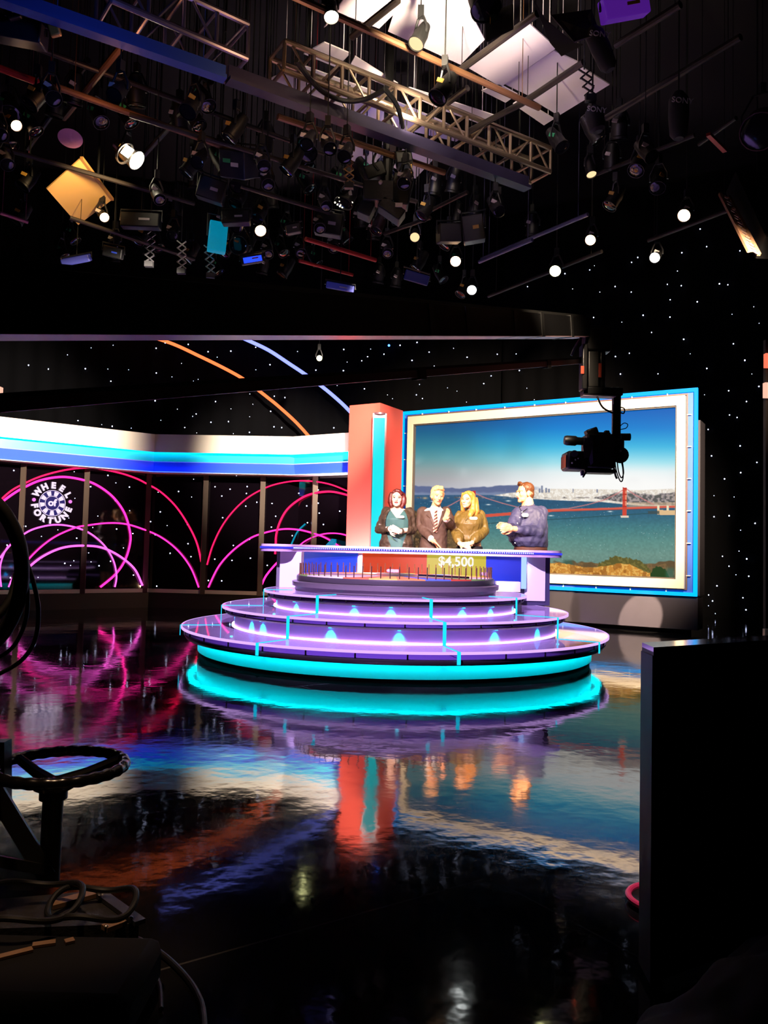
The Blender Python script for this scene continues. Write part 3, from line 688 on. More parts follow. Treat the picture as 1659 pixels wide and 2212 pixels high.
zq = atY(857, 944, 13.05).z; M_bulb = glow('warm_bulb', (255, 190, 120), 4.0); nb = 30
for i in range(nb):
    z = zq - i * (zq - 0.7) / nb
    MB().cyl((atY(857, 1000, 13.1).x, 13.125, z), (atY(857, 1000, 13.1).x, 13.125, z - 0.062), 0.026, seg=10).build('bulb', M_bulb, ni)

# ------------------------------------------------------------------ tiered round podium
PC = V((0.14, 8.5, 0)); R1, R2, R3 = 2.22, 1.82, 1.396; Z1, Z2_, Z3 = 0.305, 0.505, 0.67
pod = thing('tiered_podium', 'round three-tiered podium with lilac glass steps and a cyan glowing base', 'podium', tuple(PC))
def glass_mat():
    m = bpy.data.materials.new('lilac_glass'); m.use_nodes = True; nt = m.node_tree; N = nt.nodes; L = nt.links
    for n in list(N): N.remove(n)
    out = N.new('ShaderNodeOutputMaterial'); tr = N.new('ShaderNodeBsdfTransparent'); tr.inputs[0].default_value = (0.86, 0.80, 0.95, 1)
    gl = N.new('ShaderNodeBsdfGlossy'); gl.inputs['Roughness'].default_value = 0.04; gl.inputs[0].default_value = (0.95, 0.9, 1, 1)
    df = N.new('ShaderNodeBsdfDiffuse'); df.inputs[0].default_value = (0.75, 0.6, 0.95, 1)
    m0 = N.new('ShaderNodeMixShader'); m0.inputs[0].default_value = 0.45; L.new(tr.outputs[0], m0.inputs[1]); L.new(df.outputs[0], m0.inputs[2])
    fr = N.new('ShaderNodeFresnel'); fr.inputs[0].default_value = 1.4
    m1 = N.new('ShaderNodeMixShader'); L.new(fr.outputs[0], m1.inputs[0]); L.new(m0.outputs[0], m1.inputs[1]); L.new(gl.outputs[0], m1.inputs[2])
    L.new(m1.outputs[0], out.inputs[0]); return m
M_gl = glass_mat()
M_edge = glow('lilac_edge_light', (216, 170, 255), 1.25); M_line = glow('pink_white_led', (240, 190, 255), 5.0)
M_riser = mat('lilac_riser', (186, 160, 226), 0.45); M_deck = mat('lilac_deck', (150, 118, 205), 0.4)
M_rim = mat('dark_grey_rim', (70, 64, 70), 0.35, 0.6); M_cy = glow('cyan_puck', (0, 225, 255), 6.0)
M_seam = glow('cyan_seam', (20, 200, 245), 1.5)
def ringp(r, z, h, w, seg=160, **k): return MB().lathe([(r - w, z), (r, z), (r, z + h), (r - w, z + h)], PC, seg=seg, closeprof=True, **k)
NA0, NA1 = math.radians(122), math.radians(392)
def part_range(k): return dict(a0=NA0, a1=NA1) if k < 3 else {}
def pol(r, a, z): a = math.radians(a); return PC + V((r * math.sin(a), -r * math.cos(a), z))
PUCK = {2: [-104, -78, -54, -47, -20, 0.5, 31, 52, 78, 104], 3: [-100, -76, -50, -18, -2.5, 29, 46, 72, 100]}
tiers = ((1, R1, Z1, 0.0), (2, R2, Z2_, Z1), (3, R3, Z3, Z2_))
for k, R, z, zb in tiers:
    PR = part_range(k)
    trd = MB().lathe([(0.0, z), (R - 0.008, z), (R - 0.008, z - 0.02), (0.0, z - 0.02)], PC, seg=160, **PR).build('glass_tread', M_gl, pod)
    ringp(R, z - 0.021, 0.022, 0.012, **PR).build('lit_edge', M_edge, trd)
    gap = 0.05 if k == 1 else 0.035
    rb = z - 0.02 - gap
    rh = 0.045 if k == 1 else 0.022
    skirt = [(0, rb - .02), (R - 0.075, rb - .02), (R - 0.07, rb - rh), (R - .05, rb - rh)] if k == 1 else [(0, rb - rh), (R - 0.05, rb - rh)]
    MB().lathe(skirt + [(R - 0.03, rb - rh * .3), (R - 0.03, rb), (0, rb)], PC, seg=160, **PR).build('rim', M_rim, pod)
    MB().lathe([(0.0, rb + 0.003), (R - 0.06, rb + 0.003), (R - 0.06, rb + 0.001), (0, rb + .001)], PC, seg=120, **PR).build('deck', M_deck, pod)
    for j in range(32):
        a = -166 + 11.1 * j + 1.5
        if k < 3 and (a > 121 or a < -147): continue
        q = pol(R - 0.045, a, 0); MB().cyl(q + V((0, 0, rb)), q + V((0, 0, z - 0.02)), 0.007, seg=6).build('standoff', M_black, pod)
    if k > 1:
        MB().lathe([(R - 0.16, zb), (R - 0.13, zb), (R - 0.13, rb - rh), (R - 0.16, rb - rh)], PC, seg=160, closeprof=True, **PR).build('riser', M_riser, pod)
        ringp(R - 0.105, zb + 0.001, 0.007, 0.02, **PR).build('step_light', M_line, pod)
        for a in PUCK[k]:
            q = pol(R - 0.105, a, rb - rh - 0.008); MB().cyl(q, q + V((0, 0, 0.008)), 0.014, seg=10).build('spot_puck', M_cy, pod)
            spot('riser_spot', pol(R - 0.088, a, rb - rh - 0.012), pol(R - 0.13, a, rb - rh - 0.09), 5.0, 80, (0, 220, 255), .9, .006)
    else:
        MB().lathe([(1.9, 0.06), (2.05, 0.06), (2.05, rb - .02), (1.9, rb - .02)], PC, seg=160, closeprof=True, **PR).build('base_band', mat('frosted_white_band', (200, 225, 228), 0.4), pod)
        MB().lathe([(2.105, rb - .045), (2.13, rb - .045), (2.13, rb - .025), (2.105, rb - .025)], PC, seg=160, closeprof=True, **PR).build('base_light', glow('cyan_base_led', (0, 220, 240), 16.0), pod)
        MB().lathe([(1.6, 0.0), (2.03, 0.0), (2.03, 0.06), (1.6, 0.06)], PC, seg=120, closeprof=True, **PR).build('kick_board', M_blackmatte, pod)
for a in (-76.5, -31.7, 12.6, 57.2):
    for k, R, z, zb in tiers:
        lo = zb + 0.004 if k > 1 else z - 0.10
        MB().bar(pol(R + 0.006, a, z + 0.004), pol(R + 0.006, a, lo), 0.03, 0.006, pol(1, a, 0) - PC).build('seam_strip', M_seam, pod)
        Rn = {3: R3 - .3, 2: R3, 1: R2}[k]
        MB().bar(pol(Rn + 0.01, a, z + 0.003), pol(R, a, z + 0.003), 0.012, 0.004).build('seam_strip', M_seam, pod)
    MB().bar(pol(2.085, a - 2.0, 0.235), pol(2.085, a - 2.0, 0.17), 0.035, 0.006, pol(1, a, 0) - PC).build('seam_strip', M_seam, pod)

# ------------------------------------------------------------------ prize wheel
RW, ZW = 1.055, 0.837
wh = thing('prize_wheel', 'big flat spinning wheel ringed with thin metal pegs on top of the podium', 'game wheel', (PC.x, PC.y, Z3))
M_drum = mat('brushed_drum', (120, 110, 112), 0.32, 0.4)
MB().lathe([(0.0, ZW - 0.012), (RW, ZW - 0.012), (RW + 0.004, ZW - 0.03), (RW, ZW - 0.062), (RW - 0.02, ZW - 0.066), (0.0, ZW - 0.066)], PC, seg=128).build('drum', mat('dark_drum', (84, 78, 82), 0.35, 0.4), wh)
MB().lathe([(0.0, ZW - 0.066), (RW + 0.02, ZW - 0.066), (RW + 0.05, ZW - 0.075), (RW + 0.045, ZW - 0.118), (RW + 0.02, ZW - 0.122), (RW + 0.01, Z3 + 0.004), (0, Z3 + 0.004)], PC, seg=128).build('base', M_drum, wh)
cols = [(230, 150, 80), (245, 235, 220), (220, 90, 60), (240, 200, 90), (235, 225, 210), (90, 120, 220), (236, 120, 70), (150, 200, 100)]
for i in range(24):
    a0, a1 = 360 / 24 * i, 360 / 24 * (i + 1); mb = MB(); r0, r1 = 0.25, RW - 0.015
    pts = [pol(r1, a0 + (a1 - a0) * t / 5, ZW - 0.012) for t in range(6)] + [pol(r0, a1, ZW - 0.012), pol(r0, a0, ZW - 0.012)]
    c = cols[(i * 5) % 8]; mb.prism(pts, V((0, 0, 0.012))).build('wedge', mat('wedge_%d' % ((i * 5) % 8), c, 0.4), wh)
MB().lathe([(0, 0.03), (0.2, 0.02), (0.25, 0), (0, 0)], PC + V((0, 0, ZW)), seg=40).build('hub', M_alu, wh)
M_peg = mat('copper_peg', (190, 140, 110), 0.25, 0.9)
for i in range(72):
    q = pol(RW - 0.03, 5 * i + 1.2, ZW); MB().cyl(q, q + V((0, 0, 0.115)), 0.0058, 0.005, seg=8).build('peg', M_peg, wh)
M_gem = mat('lilac_gem', (180, 150, 220), 0.2, 0.4)
for (px, py, L_) in ((851, 1233, 'small silver arrow pointer at the back of the wheel, before the orange panel'), (1052, 1240, 'small silver arrow pointer at the right of the wheel')):
    q = atY(px, py, 9.35 if px < 900 else 9.15); mb = MB(); mb.box(q, (.11, .04, .035)); mb.sphere(q + V((-.06, 0, 0)), (.03, .02, .02)); mb.cyl(q, V((q.x, q.y, ZW + 0.002)), .008)
    tag(mb.build('pointer', M_gem, loc=(q.x, q.y, ZW)), L_, 'pointer')
q0 = atZ(903, 1242, ZW + .02); q1 = atZ(1018, 1250, ZW + .02)
mb = MB(); mb.bar(V((q0.x, 8.05, ZW + .025)), V((q1.x, 7.75, ZW + .02)), .05, .02); tag(mb.build('dark_wheel_strip', M_black), 'long black flat strip lying across the wheel front', 'strip')

# ------------------------------------------------------------------ contestants' counter
def circ3(a, b, c):
    ax, ay, bx, by, cx, cy = a.x, a.y, b.x, b.y, c.x, c.y
    d = 2 * (ax * (by - cy) + bx * (cy - ay) + cx * (ay - by))
    ux = ((ax * ax + ay * ay) * (by - cy) + (bx * bx + by * by) * (cy - ay) + (cx * cx + cy * cy) * (ay - by)) / d
    uy = ((ax * ax + ay * ay) * (cx - bx) + (bx * bx + by * by) * (ax - cx) + (cx * cx + cy * cy) * (bx - ax)) / d
    return V((ux, uy, 0)), math.hypot(ax - ux, ay - uy)
CL = V((atY(622, 1185, 8.62).x, 8.62, 0)); CR = V((atY(1163, 1190, 8.98).x, 8.98, 0)); CB = V((0.28, 9.78, 0))
cc, cr = circ3(CL, CB, CR)
aL = math.atan2(CL.y - cc.y, CL.x - cc.x); aR = math.atan2(CR.y - cc.y, CR.x - cc.x)
print('counter', cc, cr, math.degrees(aL), math.degrees(aR))
def carc(r, n=60, a0=None, a1=None):
    a0 = aL if a0 is None else a0; a1 = aR if a1 is None else a1
    return [cc + V((r * math.cos(a0 + (a1 - a0) * i / n), r * math.sin(a0 + (a1 - a0) * i / n), 0)) for i in range(n + 1)]
def ang_at(px, r):                    # angle on the counter arc seen at a picture column
    best = None
    for i in range(2001):
        a = aL + (aR - aL) * i / 2000; p = cc + V((r * math.cos(a), r * math.sin(a), 1.0)); e = abs(proj(p)[0] - px)
        if best is None or e < best[0]: best = (e, a)
    return best[1]
ct = thing('curved_counter', 'curved white counter with blue lit edge standing behind the wheel', 'counter', (CB.x, CB.y, 0))
ZT = 1.148; ri, ro = cr - 0.06, cr + 0.32
def slab(r0, r1, za, zb_, nm, m, bevel=0.0):
    n = 60; mid = (r0 + r1) / 2; hw = (r1 - r0) / 2
    # plan outline with rounded ends
    out = [cc + V((r1 * math.cos(aL + (aR - aL) * i / n), r1 * math.sin(aL + (aR - aL) * i / n), 0)) for i in range(n + 1)]
    e = cc + V((mid * math.cos(aR), mid * math.sin(aR), 0)); rd = V((math.cos(aR), math.sin(aR), 0)); tg = V((math.sin(aR), -math.cos(aR), 0))
    out += [e + rd * (hw * math.cos(PI * i / 10)) + tg * (hw * .7 * math.sin(PI * i / 10)) for i in range(1, 10)]
    out += [cc + V((r0 * math.cos(aR + (aL - aR) * i / n), r0 * math.sin(aR + (aL - aR) * i / n), 0)) for i in range(n + 1)]
    e = cc + V((mid * math.cos(aL), mid * math.sin(aL), 0)); rd = V((math.cos(aL), math.sin(aL), 0)); tg = V((-math.sin(aL), math.cos(aL), 0))
    out += [e - rd * (hw * math.cos(PI * i / 10)) + tg * (hw * .7 * math.sin(PI * i / 10)) for i in range(1, 10)]
    return MB().prism([p + V((0, 0, za)) for p in out], V((0, 0, zb_ - za))).build(nm, m, ct, sharp=50)
M_ctop = mat('pale_pink_counter', (232, 205, 205), 0.35)
slab(ri + 0.012, ro - 0.012, 1.122, ZT, 'counter_top', M_ctop); slab(ri, ro, 1.098, 1.122, 'lit_edge', glow('blue_violet_edge', (70, 70, 255), 0.9))
slab(ri + .01, ro - .01, 1.068, 1.098, 'under_edge', mat('mauve_edge', (190, 160, 190), .4))
mb = MB()
for i in range(110):
    a = aL + (aR - aL) * (i + .5) / 110; p = cc + V(((ri - .002) * math.cos(a), (ri - .002) * math.sin(a), 1.11)); mb.sphere(p, (.008, .008, .006), 6, 4)
o = mb.build('led_dots', glow('led_dot', (190, 200, 255), 3.0), ct); o['label'] = 'row of tiny white lights'
M_wp = mat('white_pillar', (236, 226, 240), 0.5)
zl = Z3 + 0.001
def pbox(x0, x1, Yf, dep, za, zb_, nm, m):
    a = atY(x0, 1240, Yf).x; b = atY(x1, 1240, Yf).x
    return MB().box(((a + b) / 2, Yf + dep / 2, (za + zb_) / 2), (b - a, dep, zb_ - za)).build(nm, m, ct)
pbox(604, 650, 8.74, 0.3, zl, 1.068, 'pillar', M_wp); pbox(597, 604, 8.80, .3, zl, 1.068, 'pillar_side', mat('grey_side', (110, 104, 112), .5))
pbox(1134, 1178, 9.2, 0.3, Z2_ + .055, 1.068, 'pillar', M_wp); pbox(1129, 1188, 9.22, .34, Z2_ + .002, 1.066, 'pillar_side', mat('navy_side', (58, 52, 84), .5))
pbox(1134, 1178, 9.19, .02, 1.0, 1.068, 'pillar_cap', M_wp)
rp = cr + 0.02
def panel(x0, x1, m, nm, za=0.70, zb_=1.066, r=None):
    r = r or rp; a0, a1 = ang_at(x0, r), ang_at(x1, r); n = 14
    pts = carc(r, n, a0, a1) + carc(r + .04, n, a1, a0)
    return MB().prism([p + V((0, 0, za)) for p in pts], V((0, 0, zb_ - za))).build(nm, m, ct, sharp=50)
panel(651, 775, mat('blue_score_panel', (20, 40, 140), .25, emit=(22, 62, 190), strength=.75), 'score_panel')['label'] = 'blue score panel at left'
panel(783, 922, mat('orange_score_panel', (60, 18, 8), .35, emit=(212, 62, 22), strength=.8), 'score_panel')['label'] = 'orange-red score panel'
yp = panel(922, 1050, mat('yellow_score_panel', (44, 40, 8), .35, emit=(196, 184, 44), strength=.85), 'score_panel'); yp['label'] = 'yellow score panel with an amount'
panel(1050, 1129, mat('deep_blue_score_panel', (16, 26, 110), .25, emit=(28, 44, 170), strength=.8), 'score_panel')['label'] = 'deep blue score panel at right'
panel(775, 783, M_wp, 'divider', r=rp - .03); panel(645, 655, glow('white_strip_light', (215, 205, 255), 1.4), 'divider', r=rp - .05)
panel(1126, 1132, glow('lilac_blue_strip', (150, 180, 255), 1.6), 'divider', r=rp - .06)
MB().prism([p + V((0, 0, Z3 + .002)) for p in carc(rp + .05, 40, ang_at(652, rp), ang_at(1120, rp)) + carc(rp + .09, 40, ang_at(1120, rp), ang_at(652, rp))], V((0, 0, 1.06 - Z3))).build('back_board', mat('dark_board', (40, 36, 44), .6), ct, sharp=50)
a_ = ang_at(985, rp - .012); xd = V((math.sin(a_), -math.cos(a_), 0)); p_ = cc + V(((rp - .012) * math.cos(a_), (rp - .012) * math.sin(a_), atY(985, 1214, 9.8).z))
text_mb('$4,500', .165, .004, p_, xd, V((0, 0, 1)), bold=.004).build('lettering', glow('white_digits', (250, 248, 240), 1.0), yp, sharp=20)['label'] = 'white amount $4,500'
q = atY(1098, 1270, 8.9); tag(MB().box((q.x, 8.95, Z3 + .06), (.27, .12, .115)).build('white_block', M_white), 'small white block on the podium at the right side of the wheel', 'block')
# ------------------------------------------------------------------ people behind the counter
def remesh(mb, voxel, smooth_it=2):
    me = bpy.data.meshes.new('tmp'); me.from_pydata([tuple(p) for p in mb.v], [], mb.f); me.update()
    import bmesh
    bm = bmesh.new(); bm.from_mesh(me); bmesh.ops.triangulate(bm, faces=bm.faces); bm.to_mesh(me); bm.free()
    o = bpy.data.objects.new('tmp', me); COL.objects.link(o)
    m = o.modifiers.new('r', 'REMESH'); m.mode = 'VOXEL'; m.voxel_size = voxel; m.use_smooth_shade = True
    if smooth_it:
        s = o.modifiers.new('s', 'SMOOTH'); s.factor = 0.5; s.iterations = smooth_it
    dg = bpy.context.evaluated_depsgraph_get(); dg.update()
    r = bpy.data.meshes.new_from_object(o.evaluated_get(dg))
    bpy.data.objects.remove(o); bpy.data.meshes.remove(me)
    return r
def link_part(me, name, parent, mats):
    """world-space mesh -> child object"""
    inv = WM[parent.name].inverted(); me.transform(inv); me.update()
    me.materials.clear()
    for m in mats: me.materials.append(m)
    for p in me.polygons: p.use_smooth = True
    me.name = name
    o = bpy.data.objects.new(name, me); COL.objects.link(o); o.parent = parent; WM[o.name] = WM[parent.name]; return o
def cull(me, fn):
    """drop the faces whose centre satisfies fn (an opening in a garment)"""
    import bmesh
    bm = bmesh.new(); bm.from_mesh(me)
    bmesh.ops.delete(bm, geom=[f for f in bm.faces if fn(f.calc_center_median())], context='FACES')
    for it in range(6):                 # even out the cut edge
        mv = {}
        for v in bm.verts:
            nb = [e.other_vert(v) for e in v.link_edges if e.is_boundary]
            if len(nb) == 2: mv[v] = v.co.lerp((nb[0].co + nb[1].co) / 2, .6)
        for v, c in mv.items(): v.co = c
    bm.to_mesh(me); bm.free()
def wrinkle(me, amp, freq, seed=0, strch=(1, 1, 1)):
    vs = me.vertices; nn = [v.normal.copy() for v in vs]
    for v, n in zip(vs, nn):
        q = V((v.co.x * strch[0], v.co.y * strch[1], v.co.z * strch[2])) * freq + V((seed, seed * 2.1, 0))
        v.co += n * amp * (mnoise.noise(q) + 0.5 * mnoise.noise(q * 2.3))
    me.update()
def ring(c, rx, ry, yaw=0.0, n=28, p=2.3):
    out = []
    for k in range(n):
        a = 2 * PI * k / n; ca, sa = math.cos(a), math.sin(a)
        x = rx * math.copysign(abs(ca) ** (2 / p), ca); y = ry * math.copysign(abs(sa) ** (2 / p), sa)
        out.append(V(c) + V((x * math.cos(yaw) - y * math.sin(yaw), x * math.sin(yaw) + y * math.cos(yaw), 0)))
    return out
def limb(mb, pts, rs, seg=14):
    mb.tube(pts, rs, seg)
    for p, r in zip(pts, rs): mb.sphere(p, r, seg, 8)
def hand(mb, wrist, d, pn, s, spread=0.16, curl=0.5, thumb=1, L=0.185):
    """palm, four unequal bent fingers and a thumb; d = pointing direction, pn = palm normal, thumb = side sign"""
    d = V(d).normalized(); pn = V(pn); pn = (pn - d * pn.dot(d)).normalized(); sd = d.cross(pn) * thumb
    k = L * s / 0.185
    ax = Matrix((sd, d, pn)).transposed(); w = V(wrist)
    mb.sphere(w + d * 0.05 * k, (0.041 * k, 0.055 * k, 0.017 * k), 14, 8, ax)
    limb(mb, [w - d * .02 * k, w + d * .03 * k], [.026 * k, .03 * k], 10)
    for i, (off, ln, r) in enumerate(((-0.031, 0.062, .0085), (-0.011, 0.078, .0092), (0.010, 0.084, .0094), (0.030, 0.074, .009))):
        b = w + d * (0.088 - 0.004 * abs(i - 2)) * k + sd * off * k * 1.02
        dd = (d + sd * off * spread * 20 * .3).normalized()
        p1 = b + dd * ln * .45 * k
        d2 = (dd * math.cos(curl * .8) + pn * math.sin(curl * .8)); p2 = p1 + d2 * ln * .32 * k
        d3 = (dd * math.cos(curl * 1.5) + pn * math.sin(curl * 1.5)); p3 = p2 + d3 * ln * .26 * k
        limb(mb, [w + d * .05 * k + sd * off * k * .8, b, p1, p2, p3], [r * 1.1 * k, r * 1.1 * k, r * k, r * .92 * k, r * .8 * k], 8)
    t0 = w + d * .022 * k + sd * .030 * k; t1 = t0 + (d * .5 + sd * .75 + pn * .25).normalized() * .042 * k
    t2 = t1 + (d * .85 + sd * .3 + pn * .3).normalized() * .034 * k; t3 = t2 + (d * .95 + sd * .05 + pn * .3).normalized() * .026 * k
    limb(mb, [t0, t1, t2, t3], [.015 * k, .0125 * k, .011 * k, .009 * k], 8)
def head_frame(yaw, pitch=0.0, roll=0.0):
    """axes of the head: x to its left-right, y backwards, z up; yaw 0 faces the camera, positive turns to picture right"""
    m = Matrix.Rotation(yaw, 3, 'Z') @ Matrix.Rotation(pitch, 3, 'X') @ Matrix.Rotation(roll, 3, 'Y'); return m
def add_head(mb, c, A, s, jaw=1.0, female=False):
    """c: centre of the head (eye level); local y = -forward"""
    def L(x, y, z): return V(c) + A @ V((x * s, y * s, z * s))
    mb.sphere(L(0, .018, .035), (.076 * s, .098 * s, .088 * s), 24, 16, A)         # cranium
    mb.sphere(L(0, -.022, -.018), (.064 * s, .070 * s, .085 * s), 24, 16, A)        # face
    mb.sphere(L(0, -.034, -.068), (.046 * s * jaw, .048 * s, .040 * s), 20, 12, A)  # jaw
    mb.sphere(L(0, -.066, -.094), (.022 * s * jaw, .020 * s, .018 * s), 14, 10, A)  # chin
    for q in (-1, 1):
        mb.sphere(L(q * .040, -.062, -.022), (.023 * s, .020 * s, .024 * s), 12, 8, A)   # cheek
        mb.sphere(L(q * .030, -.083, .022), (.024 * s, .011 * s, .010 * s), 12, 8, A)    # brow ridge
        mb.sphere(L(q * .075, .012, -.008), (.010 * s, .022 * s, .034 * s), 12, 8, A)     # ear
        mb.sphere(L(q * .079, .018, .006), (.010 * s, .018 * s, .020 * s), 10, 8, A)
    mb.tube([L(0, -.086, .018), L(0, -.097, -.006), L(0, -.111, -.030)], [.008 * s, .010 * s, .0135 * s], 10)
    mb.sphere(L(0, -.104, -.031), (.018 * s, .014 * s, .011 * s), 12, 8, A)        # nose tip
    mb.sphere(L(0, -.082, -.058), (.026 * s, .016 * s, .012 * s), 12, 8, A)        # lips
def skin_mat(name, c):
    m = mat(name, c, 0.5); nt = m.node_tree
    a = nt.nodes.new('ShaderNodeVertexColor'); a.layer_name = 'skin'; nt.links.new(a.outputs[0], nt.nodes['Principled BSDF'].inputs['Base Color'])
    nt.nodes['Principled BSDF'].inputs['Subsurface Weight'].default_value = 0.0
    return m
def colour_skin(me, c, A, s, base, lip=(196, 92, 84), brow=(120, 84, 60), eye=(52, 40, 36), mouth_open=False, smile=False, closed=False):
    At = A.transposed(); at = me.color_attributes.new('skin', 'FLOAT_COLOR', 'POINT'); cols = []
    B = V(s2l(base)); Lp = V(s2l(lip)); Br = V(s2l(brow)); Ey = V(s2l(eye)); Wh = V(s2l((235, 228, 220))); Mo = V(s2l((90, 30, 30)))
    for v in me.vertices:
        q = At @ (v.co - V(c)) / s; col = B
        if q.length < 0.2 and q.y < -.035:
            ax_ = abs(q.x)
            ex = (ax_ - .030) / .0155; ez_ = (q.z - .004) / .0075
            if ex * ex + ez_ * ez_ < 1:
                col = Ey if (abs(ax_ - .030) < .0075 or closed or abs(ez_) > .55) else Wh
            elif abs(q.z - (.026 - 18 * (ax_ - .032) ** 2)) < .0058 and .011 < ax_ < .052: col = Br
            else:
                mz = -.058 + (6.5 * ax_ * ax_ if smile else 0)
                ew = .030 if smile else .024
                if ax_ < ew and abs(q.z - mz) < .0115 * (1 - (ax_ / ew) ** 2) ** .5:
                    col = Lp
                    if abs(q.z - mz) < (.0062 if (mouth_open or smile) else .0018) * (1 - (ax_ / ew) ** 2) ** .5: col = Wh if smile else Mo
                elif q.z > -.05 and q.z < -.01 and .030 < ax_ < .062: col = B * 0.8 + Lp * 0.2
        cols += [col.x, col.y, col.z, 1]
    at.data.foreach_set('color', cols)
def grow(rings, g):
    out = []
    for r in rings:
        c = sum(r, V((0, 0, 0))) / len(r); out.append([c + (p - c) * (1 + g / max(.03, (p - c).length)) for p in r])
    return out
M_name = mat('white_name_tag', (250, 246, 242), 0.4, emit=(250, 246, 242), strength=0.0)
def nametag(parent, p, xd, w_=0.085, h_=0.03):
    xd = V(xd).normalized(); n = xd.cross(V((0, 0, 1))).normalized()
    mb = MB(); pts = []
    for k in range(20):
        a = 2 * PI * k / 20; ox = (w_ / 2 - h_ / 2) * (1 if math.cos(a) > 0 else -1); pts.append(V(p) + xd * (ox + h_ / 2 * math.cos(a)) + V((0, 0, h_ / 2 * math.sin(a))))
    mb.prism(pts, n * .008); o = mb.build('name_tag', M_name, parent); o['label'] = 'blank white rounded name tag'; return o
FLOORZ = 0.0
def legs(mb, hipc, yaw, w_, sh=0.0, g=0.0, foot=True):
    c, s_ = math.cos(yaw), math.sin(yaw)
    for q in (-1, 1):
        hx = V((q * w_ * c, q * w_ * s_, 0)); fd = V((s_, -c, 0))
        hp = V(hipc) + hx; kn = V((hp.x, hp.y, 0)) + hx * .1 + fd * .02 + V((0, 0, .50)); an = V((hp.x, hp.y, 0)) + hx * .2 + V((0, 0, .09))
        limb(mb, [hp, (hp + kn) / 2, kn, (kn + an) / 2 + V((0, 0, .06)), an], [.098 + g, .084 + g, .062 + g, .060 + g, .045 + g])
        if foot: limb(mb, [V((an.x, an.y, .06)) - fd * .03, V((an.x, an.y, .05)) + fd * .08, V((an.x, an.y, .035)) + fd * .17], [.048, .045, .034])
VOX = 0.0065
SK = (238, 178, 140)

# ---- woman in brown jacket, at left
def W(px, py, Y): return atY(px, py, Y)
def rings_px(lst, Y, yaw, n=28):
    """(py, px centre, half width in px, depth radius in m, y offset)"""
    out = []
    for py, cx, hw, ry, yo in lst:
        out.append(ring(W(cx, py, Y + yo), hw / F * Y, ry, yaw, n))
    return out
def person(label, loc):
    return thing('person', label, 'person', loc, 'people behind the counter')

